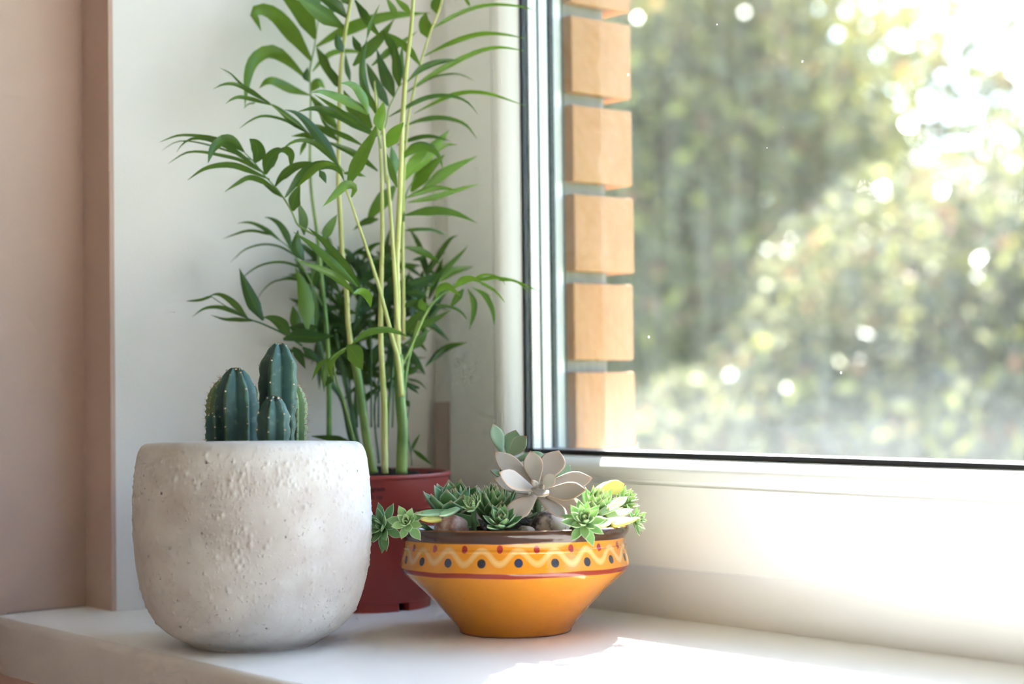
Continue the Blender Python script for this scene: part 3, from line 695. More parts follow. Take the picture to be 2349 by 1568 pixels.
def fleshy_mesh(shape, W, T, curl, cup, tint, mat):
    key = (shape, round(W, 2), round(T, 2), round(curl, 1), round(cup, 2), round(tint, 1), mat.name)
    if key not in _fm:
        V, Fc, lc = fleshy(shape, W, T, curl, cup, tint)
        me = bpy.data.meshes.new('leaf'); me.from_pydata(V, [], Fc); me.update(); me.polygons.foreach_set('use_smooth', [True] * len(me.polygons))
        a = me.attributes.new('lc', 'FLOAT_COLOR', 'POINT'); a.data.foreach_set('color', np.asarray(lc, dtype=np.float32).ravel()); me.materials.append(mat); _fm[key] = me
    return _fm[key]
def put_leaf(parent, me, base, ydir, zdir, L, name='leaf'):
    y = Vector(ydir).normalized(); z = Vector(zdir); z = (z - y * z.dot(y)).normalized(); x = y.cross(z)
    b = Vector(base) - base_of(parent)
    o = new_obj(name, me, parent)
    o.matrix_local = Matrix(((x.x * L, y.x * L, z.x * L, b.x), (x.y * L, y.y * L, z.y * L, b.y), (x.z * L, y.z * L, z.z * L, b.z), (0, 0, 0, 1)))
    return o
def rosette(name, label, c, d, rpx, axis, N, mat, W=.56, T=.16, emax=88, emin=6, curl=.55, cup=.30, tint=(.2, .9), ratio=.42, group='houseleek rosettes in the ochre bowl', spread=.10, cat='succulent', yaw=0.0, height=0.0, stem=True):
    """axis given as (right, up, toward viewer) components"""
    C = at(c[0], c[1], d); R = px2m(rpx, d)
    ax = (RT * axis[0] + UP * axis[1] - FW * axis[2]).normalized()
    e1 = ax.orthogonal().normalized(); e2 = ax.cross(e1)
    t = thing(name, label, cat, C, group)
    for i in range(N):
        fr = (i + .5) / N
        a = i * 2.39996 + yaw; e = radians(emin + (emax - emin) * fr ** .85) + random.uniform(-.06, .06)
        L = R * (ratio + (1 - ratio) * fr ** .8) * random.uniform(.93, 1.07)
        rd = e1 * cos(a) + e2 * sin(a)
        y = ax * cos(e) + rd * sin(e); z = ax * sin(e) - rd * cos(e)
        base = C - ax * R * (spread * fr + height * fr) + rd * R * .05 * fr
        tn = tint[0] + (tint[1] - tint[0]) * (1 - fr)
        put_leaf(t, fleshy_mesh('semp', W * (1.0 + .15 * (1 - fr)), T, curl * (1.15 - .3 * fr), cup, round(tn * 4) / 4, mat), base, y, z, L)
    if stem:
        p0 = C - ax * R * (spread + height) * .5; soilp = Vector((C.x, C.y, 0.080)); bc = Vector((BOWL_C[0], BOWL_C[1], 0.082))
        q = Vector((p0.x, p0.y, 0)) - Vector((bc.x, bc.y, 0))
        if q.length > .078: q = q.normalized() * .078
        end = Vector((bc.x + q.x, bc.y + q.y, 0.0815)); mid = p0.lerp(end, .5) + Vector((0, 0, .004))
        v, f = tube_data(catmull([p0, mid, end], 7), [.0022] * 7, 6); mesh('stem', v, f, M['cane_dark'], t)
    return t
def px_leaf(t, mat, base, tip, d0, d1, wpx, shape='ghost', T=.14, curl=.25, cup=.2, tint=.5, face=(0, .35, 1)):
    """one leaf between two seen points, its upper face turned toward 'face' (right, up, viewer)"""
    a = at(base[0], base[1], d0); b = at(tip[0], tip[1], d1); L = (b - a).length
    zf = RT * face[0] + UP * face[1] - FW * face[2]; y = (b - a).normalized(); z = (zf - y * zf.dot(y)).normalized()
    y2 = (y * cos(curl * .5) - z * sin(curl * .5)).normalized()
    W = px2m(wpx, (d0 + d1) / 2) / L
    return put_leaf(t, fleshy_mesh(shape, W, T, curl, cup, tint, mat), a, y2, z, L * 1.02)

rosette('houseleek', 'drooping houseleek rosette hanging out of the bowl at its far left', (876, 1208), 1.405, 64, (-.55, .1, .75), 22, M['semp'], emax=112, W=.40, T=.12, yaw=.4, curl=.2, tint=(.4, .9))
rosette('houseleek', 'light green star-shaped houseleek on the left rim of the bowl', (934, 1198), 1.372, 50, (-.10, .42, .9), 17, M['semp_pale'], emax=98, W=.46, T=.13, yaw=1.0, curl=.25, ratio=.38, tint=(.0, .5))
c_ = rosette('houseleek', 'biggest dark green houseleek, wide open, left of the bowl centre', (1040, 1180), 1.42, 98, (.02, .97, .24), 27, M['semp'], emax=64, W=.56, yaw=2.2, curl=.50, T=.12, ratio=.6, tint=(.0, .6))
px_leaf(c_, M['semp'], (1030, 1172), (955, 1178), 1.40, 1.37, 26, 'strap', curl=.1, tint=.5, face=(0, .8, .6))
px_leaf(c_, M['semp'], (1050, 1165), (1008, 1182), 1.39, 1.36, 22, 'strap', curl=.1, tint=.6, face=(0, .8, .6))
px_leaf(c_, M['yellow'], (1012, 1190), (965, 1190), 1.385, 1.365, 22, 'strap', T=.14, curl=.1, tint=.2, face=(0, .8, .6))
px_leaf(c_, M['semp'], (1040, 1185), (1100, 1205), 1.40, 1.385, 38, 'strap', curl=.1, tint=.0, face=(0, .7, .7))
rosette('houseleek', 'smallest houseleek bud between the big rosette and the cone-shaped one', (1086, 1164), 1.378, 40, (-.35, .75, .55), 22, M['semp_pale'], emax=62, W=.40, T=.12, yaw=.3, curl=.4, tint=(.0, .3))
rosette('houseleek', 'cone-shaped tight dark green houseleek left of the ghost plant', (1134, 1182), 1.402, 90, (.06, .97, .22), 48, M['semp'], emax=54, W=.34, T=.11, yaw=1.3, curl=.35, ratio=.80, height=.15, tint=(.1, .7))
rosette('houseleek', 'low houseleek right above the bowl rim, below the cone-shaped one', (1150, 1203), 1.365, 58, (.0, .86, .50), 22, M['semp'], emax=74, W=.46, T=.12, yaw=.1, curl=.4, ratio=.5, tint=(.1, .7))
i_ = rosette('houseleek', 'large sunlit pale houseleek right of the ghost plant', (1372, 1162), 1.43, 74, (.20, .90, .35), 36, M['semp_pale'], emax=66, W=.44, T=.12, yaw=.9, curl=.5, ratio=.55, height=.3, tint=(.0, .8))
for b, tp, d0, d1, wp, mt, tn in (((1395, 1165), (1438, 1140), 1.42, 1.43, 26, 'semp_pale', .8), ((1390, 1185), (1452, 1168), 1.41, 1.42, 24, 'semp_pale', .9), ((1385, 1195), (1450, 1188), 1.40, 1.41, 20, 'semp_pale', .7),
                                 ((1375, 1178), (1425, 1152), 1.41, 1.42, 24, 'semp_pale', .5), ((1405, 1205), (1468, 1185), 1.395, 1.41, 16, 'yellow', .9), ((1375, 1208), (1404, 1190), 1.375, 1.385, 22, 'yellow', .5)):
    px_leaf(i_, M[mt], b, tp, d0, d1, wp, 'strap', curl=.15, tint=tn, face=(.1, .8, .6))
px_leaf(i_, M['yellow'], (1386, 1125), (1432, 1110), 1.44, 1.45, 34, 'strap', curl=.1, tint=.7, face=(.1, .3, 1))
px_leaf(i_, M['semp_pale'], (1360, 1130), (1400, 1102), 1.45, 1.46, 26, 'strap', curl=.3, tint=.9, face=(-.3, .7, .4))
rosette('houseleek', 'pale houseleek spilling over the front right rim of the bowl', (1340, 1196), 1.352, 60, (.05, .62, .78), 26, M['semp_pale'], emax=110, W=.40, T=.12, yaw=.5, curl=.25, ratio=.5, tint=(.0, .4))
rosette('houseleek', 'small sunlit houseleek at the top right above the bowl', (1434, 1144), 1.455, 46, (.6, .7, .2), 24, M['semp_pale'], emax=75, W=.38, T=.12, yaw=.2, curl=.4, ratio=.55, height=.3, tint=(.0, .6))
rosette('houseleek', 'sunlit houseleek hanging off the far right of the bowl', (1458, 1192), 1.435, 42, (.80, .30, .45), 22, M['semp_pale'], emax=110, W=.38, T=.12, yaw=.8, curl=.3, ratio=.5, tint=(.0, .6))

def q2(x, y): return (1110 + x / 5.2275, 950 + y / 5.2275)
gh = thing('ghost_plant', 'large pinkish-grey open succulent rosette in the middle of the bowl', 'succulent', at(1236, 1122, 1.39))
for b, tp, d0, d1, wp, tn, cl_, fc in (
        ((600, 850), (130, 450), 1.395, 1.405, 215, .55, .35, (.25, .35, 1)),
        ((610, 905), (188, 698), 1.385, 1.365, 205, .45, .35, (.15, .55, 1)),
        ((640, 850), (560, 440), 1.392, 1.400, 205, .6, .25, (-.1, .1, 1)),
        ((720, 800), (895, 438), 1.400, 1.415, 270, .3, .25, (-.2, .2, 1)),
        ((620, 790), (605, 485), 1.410, 1.425, 230, .2, .2, (0, .1, 1)),
        ((690, 935), (1215, 905), 1.385, 1.368, 215, .35, .35, (0, .6, 1)),
        ((760, 830), (1295, 765), 1.400, 1.405, 205, .25, .35, (-.1, .5, 1)),
        ((680, 890), (852, 728), 1.383, 1.375, 150, .85, .3, (-.3, .3, 1)),
        ((580, 890), (772, 945), 1.380, 1.352, 120, .7, .5, (-.1, .8, .8)),
        ((630, 970), (268, 1262), 1.385, 1.368, 225, .35, -.1, (-.1, .45, 1)),
        ((650, 990), (1002, 1252), 1.385, 1.362, 165, .3, -.1, (.2, .7, .8)),
        ((740, 990), (1145, 1155), 1.405, 1.400, 210, .1, .1, (0, .4, 1)),
        ((560, 940), (130, 770), 1.410, 1.400, 170, .8, .2, (.1, .6, .8))):
    px_leaf(gh, M['ghost'], q2(*b), q2(*tp), d0, d1, wp * 1.18 / 5.2275, 'ghost', T=.13, curl=cl_, cup=.22, tint=tn, face=fc)
for b, tp, d0, d1, wp in (((655, 890), (585, 795), 1.380, 1.372, 85), ((690, 900), (708, 850), 1.378, 1.372, 52), ((665, 895), (625, 815), 1.380, 1.374, 70)):
    px_leaf(gh, M['ghost'], q2(*b), q2(*tp), d0, d1, wp / 5.2275, 'strap', T=.5, curl=.2, tint=.7, face=(0, .3, 1))
v, f = tube_data(catmull([at(1236, 1125, 1.388), at(1234, 1150, 1.40), at(1230, 1185, 1.41), at(1228, 1215, 1.415)], 9), [.0035] * 9, 8); mesh('stem', v, f, M['echev'], gh)
ec = thing('grey_succulent', 'grey-green upright succulent behind the ghost plant, tallest in the bowl', 'succulent', at(1170, 1100, 1.47))
for b, tp, d0, d1, wp, tn, cl_, fc in (
        ((225, 470), (112, 118), 1.465, 1.47, 150, .6, .15, (.5, .1, 1)),
        ((300, 500), (505, 262), 1.455, 1.452, 190, .75, .35, (-.5, .3, .8)),
        ((290, 490), (380, 190), 1.468, 1.475, 200, .3, .35, (-.3, .1, 1)),
        ((400, 540), (760, 520), 1.46, 1.445, 130, .5, -.9, (0, .9, .5)),
        ((290, 760), (80, 668), 1.465, 1.46, 95, .0, .2, (.1, .8, .5)),
        ((850, 800), (1035, 610), 1.47, 1.48, 130, .6, .1, (0, .2, 1)),
        ((640, 1180), (560, 1130), 1.42, 1.41, 160, .4, .2, (0, .8, .6)), ((480, 1120), (720, 1090), 1.425, 1.42, 190, .6, .2, (0, .9, .5)), ((520, 1230), (640, 1190), 1.40, 1.39, 90, .3, .2, (0, .8, .6))):
    px_leaf(ec, M['echev'], q2(*b), q2(*tp), d0, d1, wp * 1.2 / 5.2275, 'ghost', T=.18, curl=cl_, cup=.22, tint=tn, face=fc)
v, f = tube_data(catmull([at(1160, 1045, 1.463), at(1158, 1090, 1.465), at(1165, 1140, 1.462), at(1170, 1190, 1.46)], 9), [.0042] * 9, 8); mesh('stem', v, f, M['echev'], ec)

# ------------------------------------------------------------------ pebbles on the soil
def pebble(label, c, d, rx, rz, mat, seed, sq=.85):
    C = at(c[0], c[1], d); bm = bmesh.new(); bmesh.ops.create_icosphere(bm, subdivisions=4, radius=1)
    A, Z = px2m(rx, d), px2m(rz, d)
    for v in bm.verts:
        n = 1 + .10 * mnoise.noise(v.co * 1.3 + Vector((seed, 0, 0))); v.co = v.co * n
        v.co = Vector((v.co.x * A, v.co.y * A * sq, v.co.z * Z))
    me = bpy.data.meshes.new('pebble'); bm.to_mesh(me); bm.free(); me.polygons.foreach_set('use_smooth', [True] * len(me.polygons)); me.materials.append(mat)
    o = new_obj('pebble', me, loc=C); o.rotation_euler = (0, 0, TH + .4); return tag(o, label, 'pebble', 'pebbles in the ochre bowl')
pebble('pinkish speckled round pebble on the left of the bowl soil', (1035, 1211), 1.390, 41, 31, M['peb_pink'], 1)
pebble('dark brown and white pebble under the ghost plant', (1262, 1203), 1.388, 46, 33, M['peb_dark'], 5)
pebble('smallest brown pebble beside the dark pebble', (1206, 1220), 1.370, 22, 15, M['peb_small'], 9)

# ------------------------------------------------------------------ the palm
PD = 1.615
palm = thing('parlour_palm', 'tall parlour palm with yellow-green canes and arching fronds in the red pot', 'palm', (RC[0], RC[1], 0.118))
CROP = {'A': (350, 0, 3.734), 'B': (750, 0, 3.734), 'C': (400, 400, 3.92), 'D': (780, 400, 3.92), 'E': (650, 740, 4.127), 'G': (640, 180, 5.6), 'P': (0, 0, 1.0)}
def wall_limit(x, y):
    """depth at which a sight line meets the reveal or the sash, so that no leaf pokes through them"""
    q = ray(x, y); n = Vector((RV1[1] - RV0[1], -(RV1[0] - RV0[0]), 0)); den = q.dot(n)
    t1 = (Vector((RV0[0], RV0[1], 0)) - CAM).dot(n) / den if abs(den) > 1e-6 else 99
    if t1 < 0: t1 = 99
    t2 = (1.068 - CAM.y) / q.y
    return min(t1, t2)
def P3(x, y, d): return at(x, y, min(d, wall_limit(x, y) - 0.022))
def pts(crop, lst):
    ox, oy, s = CROP[crop]; return [(ox + x / s, oy + y / s) for x, y in lst]
def ribbon(path, W, tilt, tint, fold=.22, n=15, slim=False):
    P = catmull(path, n); V = []; Fc = []; lc = []; cols = (-1, -.5, 0, .5, 1)
    ph = random.uniform(0, 6)
    for i, p in enumerate(P):
        t = i / (n - 1); T = (P[min(i + 1, n - 1)] - P[max(i - 1, 0)]).normalized()
        view = (p - CAM).normalized(); side = T.cross(view)
        side = side.normalized() if side.length > 1e-5 else T.orthogonal()
        nr = side.cross(T).normalized(); tl = tilt * (1 - .3 * t) + .15 * sin(ph + 3 * t)
        s2 = side * cos(tl) + nr * sin(tl); n2 = s2.cross(T).normalized()
        if slim: w = W * .5 * min(1, .25 + t * 6) * (1 - t ** 2.2) ** .8
        else: w = W * .53 * min(1.0, .18 + 2.7 * t) * (1 - max(0, (t - .30) / .70) ** 1.65)
        w = max(w, W * .02)
        for u in cols:
            V.append(p + s2 * (u * w) + n2 * (abs(u) * w * fold)); lc.append((t, abs(u), tint, 1))
    m = len(cols)
    for i in range(n - 1):
        for k in range(m - 1): a = i * m + k; Fc.append((a, a + 1, a + 1 + m, a + m))
    return V, Fc, lc
def cane(name, crop, lst, d0, d1, r0, r1, mat, parent=None, m=8):
    q = pts(crop, lst); k = len(q); path = catmull([P3(x, y, d0 + (d1 - d0) * i / (k - 1)) for i, (x, y) in enumerate(q)], max(10, 5 * k)); n = len(path)
    v, f = tube_data(path, [px2m(r0 + (r1 - r0) * i / (n - 1), PD) for i in range(n)], m); return mesh(name, v, f, mat, parent or palm)
# canes (from the soil up), pixel radii at foot and top
S = 'P'
cane('cane', S, [(756, 1090), (752, 800), (734, 604), (726, 527), (712, 408), (713, 209)], PD - .01, PD + .03, 7, 2.2, M['cane_green'])
cane('cane', S, [(858, 1085), (853, 1065), (841, 1006), (829, 922), (820, 861), (805, 791)], PD - .045, PD - .04, 10, 9, M['cane_green'])
cane('cane', S, [(806, 800), (804, 788), (798, 732), (794, 655), (785, 578), (780, 489), (776, 408), (778, 268), (782, 160), (792, 75), (805, 0), (812, -60)], PD - .04, PD - .02, 6.0, 4.0, M['cane'])
cane('cane', S, [(921, 1085), (922, 1043), (924, 982), (918, 910), (914, 813)], PD - .05, PD - .05, 13, 11, M['cane_green'])
cane('cane', S, [(914, 820), (912, 783), (912, 680), (910, 604), (915, 502), (919, 400), (924, 268), (932, 161), (943, 67), (948, 0), (953, -60)], PD - .05, PD - .035, 7.5, 4.0, M['cane'])
cane('cane', S, [(926, 780), (925, 655), (924, 553), (926, 425), (930, 348), (937, 268), (948, 214), (962, 153), (986, 78), (1007, 24), (1022, -30)], PD - .02, PD + .00, 4.6, 2.0, M['cane'])
cane('cane', S, [(883, 1085), (882, 982), (882, 934), (880, 897), (875, 813), (873, 732), (875, 630), (877, 527), (875, 400), (870, 321), (866, 276), (859, 186)], PD - .06, PD - .05, 8.0, 2.2, M['cane'])
cane('cane', S, [(916, 760), (911, 732), (907, 655), (902, 578), (895, 476), (888, 400), (886, 420), (881, 321), (878, 290)], PD - .06, PD - .06, 5.0, 3.0, M['cane'])
cane('cane', S, [(921, 910), (914, 830), (902, 783), (882, 706), (867, 650), (844, 578), (818, 502), (797, 443), (790, 425)], PD - .07, PD - .075, 6.0, 2.4, M['cane'])
cane('cane', 'E', [(740, 1360), (640, 1080), (560, 730), (440, 540), (340, 200), (200, -200)], PD + .00, PD + .02, 8, 4, M['cane_dark'])
cane('cane', 'E', [(780, 1360), (690, 1100), (640, 800), (560, 450), (500, 100)], PD + .02, PD + .03, 8, 4, M['cane_dark'])
cane('cane', 'E', [(860, 1330), (830, 1250), (790, 900), (740, 500), (640, 100)], PD + .01, PD + .02, 4, 2.5, M['cane_dark'])
cane('cane', 'E', [(905, 1330), (900, 1260), (870, 1000), (870, 740), (960, 500), (1000, 200)], PD + .02, PD + .03, 2.5, 2, M['cane_dark'])
cane('cane', 'E', [(975, 1330), (985, 1000), (1000, 780), (1030, 500), (1060, 200)], PD - .01, PD + .0, 4, 3, M['cane_dark'])
cane('cane', 'E', [(1110, 1330), (1120, 1000), (1150, 560), (1200, 280), (1260, 60), (1290, -20)], PD - .045, PD - .04, 5, 3.2, M['cane_green'])
cane('cane', 'E', [(1215, 1350), (1210, 1250), (1170, 1000), (1190, 800)], PD - .02, PD - .01, 1.6, 1.1, M['cane_dark'])
cane('cane', 'E', [(720, 1300), (560, 700), (500, 550), (480, 330), (560, 260)], PD - .05, PD - .06, 4, 1.5, M['cane_green'])

NLEAF = [0]
def frond(crop, rach, d0, d1, leaves, r=(2.2, 1.0), mat='cane_green'):
    """rach: seen course of the rachis; leaves: (crop, points base->tip, width in crop px, tint, depth offset base, tip)"""
    fo = cane('frond', crop, rach, d0, d1, r[0], r[1], M[mat], palm, 6)
    for lf in leaves:
        cr, lp, W, tint, o0, o1 = lf[:6]; s = CROP[cr][2]
        q = pts(cr, lp); k = len(q); dm = (d0 + d1) / 2
        path = [P3(x, y, dm + o0 + (o1 - o0) * (i / (k - 1)) ** 1.5) for i, (x, y) in enumerate(q)]
        tl = random.uniform(.25, .75) * random.choice((-1, 1)); W3 = px2m(W / s, dm) / cos(tl) * 1.04
        v, f, lc = ribbon(path, W3, tl, tint, slim=W / s < 9)
        mesh('leaflet', v, f, M['palm'], fo, lc=lc); NLEAF[0] += 1
    return fo
# upper left frond
frond('P', [(713, 215), (711, 161), (721, 107), (731, 38), (738, -20)], PD + .02, PD + .03, [
    ('A', [(1362, 522), (1200, 300), (1050, 130), (930, 78), (868, 110), (895, 180), (930, 265)], 128, .75, 0, -.03),
    ('A', [(1392, 332), (1300, 160), (1180, 20), (1060, -90)], 135, .65, 0, -.02),
    ('A', [(1315, 672), (1150, 520), (1010, 445), (880, 510), (820, 650), (790, 910)], 100, .7, 0, -.05),
    ('A', [(1345, 812), (1200, 762), (1050, 695), (975, 700), (915, 755)], 70, .7, 0, -.04),
    ('A', [(1400, 400), (1550, 305), (1750, 215), (1900, 165), (2060, 130), (2220, 120), (2380, 110)], 95, .85, 0, .03),
    ('A', [(1370, 612), (1450, 520), (1560, 450), (1720, 440), (1880, 465)], 48, .85, 0, .02),
    ('A', [(1405, 410), (1480, 560), (1570, 745)], 70, .35, 0, -.02),
    ('A', [(1340, 700), (1322, 650), (1330, 575)], 60, .0, 0, 0),
    ('A', [(1425, 150), (1530, 90), (1650, 20)], 45, .7, 0, .02),
    ('A', [(1360, 780), (1420, 700), (1480, 760)], 80, .85, .01, .02),
    ('A', [(1440, 20), (1350, -60), (1250, -160)], 120, .6, 0, -.02), ('A', [(1450, 0), (1560, -100), (1700, -160)], 90, .6, 0, .02)], (2.2, 1.3))
# top of the yellow cane
frond('P', [(790, 90), (797, 40), (806, -10), (815, -60)], PD - .02, PD - .02, [
    ('A', [(1642, 238), (1480, 130), (1330, 30), (1200, -60)], 115, .55, 0, -.03),
    ('A', [(1662, 152), (1580, 60), (1480, -10), (1380, -60)], 95, .1, 0, -.03),
    ('A', [(1692, 40), (1640, -30), (1600, -90)], 70, .3, 0, -.02),
    ('A', [(1740, 0), (1800, 120), (1860, 190)], 40, .3, -.01, -.02),
    ('B', [(240, 0), (330, 150), (400, 250), (470, 330)], 65, .3, -.01, -.03),
    ('B', [(175, -40), (60, -140), (-60, -180)], 90, .4, 0, -.02), ('B', [(190, -60), (300, -180), (420, -220)], 90, .4, 0, -.02)], (2.5, 1.5), 'cane')
# left frond with thin arching leaflets
frond('A', [(1640, 1470), (1580, 1400), (1450, 1240), (1310, 1120), (1150, 1000), (1000, 885)], PD - .05, PD - .055, [
    ('A', [(1010, 892), (800, 760), (690, 718), (600, 725), (520, 762)], 42, .35, 0, -.02),
    ('A', [(1010, 885), (850, 790), (750, 710), (670, 630), (575, 580)], 24, .3, 0, -.01),
    ('A', [(1010, 900), (860, 855), (750, 832), (680, 850), (625, 888)], 36, .4, 0, -.02),
    ('A', [(880, 880), (820, 890), (780, 930)], 14, .4, .03, .03),
    ('A', [(1320, 1135), (1140, 1030), (960, 990), (840, 1030), (742, 1102)], 26, .35, 0, -.02),
    ('A', [(1335, 1140), (1200, 1030), (1080, 930), (985, 880)], 62, .3, 0, 0),
    ('A', [(1400, 1200), (1320, 1160), (1250, 1160), (1190, 1165)], 40, .4, .02, .02),
    ('A', [(1320, 1200), (1290, 1250), (1262, 1330)], 34, .7, .03, .03),
    ('G', [(760, 1120), (650, 930), (480, 690), (330, 520), (200, 430), (70, 400)], 135, .12, .0, -.02),
    ('G', [(770, 1130), (600, 950), (450, 830), (300, 790), (150, 830), (0, 950)], 62, .4, -.01, -.03),
    ('G', [(1270, 1190), (1120, 1075), (950, 960), (760, 870), (560, 790)], 85, .25, .02, .0),
    ('G', [(760, 800), (620, 690), (500, 620), (400, 590)], 80, .3, .02, .01)])
# far left frond
frond('P', [(829, 668), (757, 566), (701, 527), (683, 515), (670, 487), (652, 456), (635, 433), (609, 405), (583, 372), (559, 348)], PD - .06, PD - .075, [
    ('A', [(778, 1298), (700, 1222), (610, 1203), (520, 1270), (475, 1395)], 92, .25, -.0, -.03),
    ('A', [(960, 1482), (720, 1300), (550, 1212), (380, 1180), (270, 1220), (205, 1302)], 38, .3, 0, -.02),
    ('A', [(790, 1300), (560, 1195), (400, 1165), (220, 1160), (58, 1218)], 32, .4, 0, -.01),
    ('A', [(870, 1375), (600, 1275), (350, 1212), (200, 1215), (75, 1292)], 18, .3, .01, .01),
    ('A', [(960, 1485), (750, 1372), (560, 1325), (420, 1300), (280, 1310), (132, 1402)], 32, .35, 0, -.01),
    ('A', [(1005, 1535), (850, 1465), (700, 1412), (560, 1413), (430, 1450), (300, 1542)], 46, .4, 0, -.02),
    ('C', [(930, 145), (780, 60), (670, 32), (570, 80), (452, 155)], 52, .4, 0, -.02),
    ('C', [(985, 210), (880, 130), (800, 70), (740, 20)], 46, .1, .01, .01),
    ('A', [(872, 1392), (900, 1310), (880, 1230), (830, 1188)], 115, .2, 0, -.02),
    ('A', [(965, 1495), (985, 1390), (1060, 1300), (1125, 1290)], 95, .2, 0, -.02),
    ('A', [(1075, 1290), (1140, 1290), (1185, 1330), (1182, 1440)], 70, .35, -.01, -.02),
    ('C', [(905, 105), (960, 20), (1060, -60), (1170, -95), (1290, -100)], 80, .2, 0, -.01),
    ('G', [(80, 1530), (250, 1300), (430, 1150), (620, 1110), (770, 1180), (838, 1315)], 120, .15, -.01, -.05),
    ('G', [(230, 1392), (380, 1220), (520, 1115), (640, 1095), (740, 1120)], 85, .75, -.03, -.05),
    ('G', [(520, 1180), (570, 1250), (607, 1348)], 70, .25, -.03, -.03),
    ('C', [(1062, 328), (1075, 220), (1130, 95)], 100, .12, 0, -.01),
    ('C', [(1170, 545), (1165, 400), (1112, 250)], 80, .2, .01, 0),
    ('C', [(1165, 772), (1105, 650), (1110, 500)], 90, .1, .01, .01),
    ('C', [(1690, 1060), (1520, 820), (1360, 620), (1200, 475)], 85, .3, -.02, -.02),
    ('C', [(1650, 1010), (1460, 830), (1260, 650), (1072, 518)], 80, .5, -.03, -.04),
    ('C', [(1640, 1085), (1450, 920), (1300, 845), (1075, 765)], 65, .6, -.03, -.05),
    ('C', [(1765, 1190), (1735, 1095), (1680, 1050), (1605, 1068)], 75, .75, -.04, -.06),
    ('C', [(1340, 600), (1400, 480), (1462, 360)], 90, .4, .02, .02)], (3.2, 1.0))
# left middle frond
frond('C', [(1330, 1180), (1230, 970), (1160, 840), (1050, 680), (960, 600), (860, 535)], PD + .0, PD - .02, [
    ('C', [(962, 602), (830, 495), (720, 440), (640, 428), (560, 440)], 38, .2, 0, 0),
    ('C', [(880, 545), (740, 508), (640, 508), (540, 540), (435, 578)], 26, .15, 0, 0),
    ('C', [(1052, 675), (1010, 540), (940, 440), (860, 392), (810, 385)], 62, .15, 0, 0),
    ('C', [(1115, 745), (960, 650), (800, 625), (640, 670), (555, 740), (498, 795)], 20, .2, .01, .02),
    ('C', [(1175, 862), (1050, 805), (920, 788), (770, 820), (640, 905), (590, 990)], 24, .15, 0, .01),
    ('C', [(1210, 960), (1110, 948), (1000, 940), (880, 970), (790, 1050), (742, 1132)], 18, .15, .01, .02),
    ('C', [(1200, 1400), (1195, 1180), (1150, 980), (1088, 838)], 120, .65, -.02, -.02),
    ('C', [(1265, 1420), (1245, 1200), (1235, 985)], 130, .2, 0, 0),
    ('C', [(1110, 1400), (1090, 1290), (1065, 1180)], 85, .35, -.01, -.01),
    ('C', [(1230, 960), (1290, 850), (1330, 700)], 90, .35, .02, .03), ('C', [(1245, 990), (1310, 880), (1400, 790)], 60, .3, .01, .02)])
# lower left frond
frond('C', [(1150, 1540), (1000, 1440), (800, 1345), (650, 1290), (450, 1175), (330, 1095)], PD - .03, PD - .045, [
    ('C', [(660, 1290), (540, 1160), (440, 1090), (370, 1075), (310, 1095)], 58, .25, 0, 0),
    ('C', [(340, 1095), (230, 1130), (105, 1138)], 28, .3, 0, 0),
    ('C', [(660, 1295), (500, 1220), (370, 1192), (260, 1210), (160, 1280)], 40, .25, 0, 0),
    ('C', [(720, 1315), (560, 1300), (450, 1298), (325, 1262)], 36, .2, 0, 0),
    ('C', [(800, 1310), (710, 1150), (640, 990), (585, 845)], 105, .05, -.01, -.01),
    ('C', [(1040, 1440), (950, 1335), (860, 1290), (795, 1285)], 95, .15, -.01, -.01),
    ('E', [(0, 160), (150, 130), (300, 140), (480, 120)], 130, .03, -.0, 0),
    ('E', [(90, 230), (140, 300), (210, 438)], 78, .03, -.01, -.01), ('E', [(180, 230), (280, 310), (360, 400)], 70, .05, 0, 0),
    ('E', [(60, 40), (200, 60), (330, 30)], 110, .05, .01, .01)], (3.0, 1.0), 'cane_dark')
# centre fronds
frond('B', [(440, 1180), (500, 1080), (530, 930), (570, 840), (620, 740), (680, 690)], PD - .03, PD - .03, [
    ('B', [(575, 828), (505, 650), (425, 418)], 98, .12, 0, .02),
    ('B', [(525, 905), (430, 720), (338, 538)], 95, .18, 0, .02),
    ('B', [(620, 742), (590, 560), (580, 345)], 78, .05, 0, .02),
    ('B', [(660, 705), (640, 550), (645, 375)], 46, .45, .0, .02),
    ('B', [(690, 700), (800, 600), (930, 540), (1070, 515), (1140, 522)], 55, .12, 0, .01),
    ('B', [(530, 1000), (700, 910), (850, 842), (1000, 820), (1130, 840), (1220, 890), (1292, 978)], 40, .15, 0, .0),
    ('B', [(430, 982), (340, 800), (305, 560), (342, 325)], 68, .35, -.01, 0),
    ('B', [(342, 330), (380, 200), (452, 35)], 34, .4, -.01, -.02),
    ('B', [(480, 260), (560, 400), (570, 560)], 70, .3, .02, .02),
    ('B', [(225, 562), (330, 440), (450, 320), (575, 165)], 90, .5, .01, .03),
    ('B', [(385, 562), (550, 430), (680, 340), (775, 268)], 58, .5, .02, .03),
    ('B', [(800, 560), (700, 430), (600, 340), (480, 268)], 62, .45, .0, .02),
    ('B', [(140, 450), (105, 370), (78, 280)], 70, .1, 0, 0),
    ('B', [(290, 440), (250, 380), (218, 305)], 60, .05, .01, .01),
    ('B', [(120, 760), (60, 660), (0, 540)], 70, .2, .01, .01), ('B', [(200, 695), (172, 560), (158, 455)], 46, .3, .02, .02)])
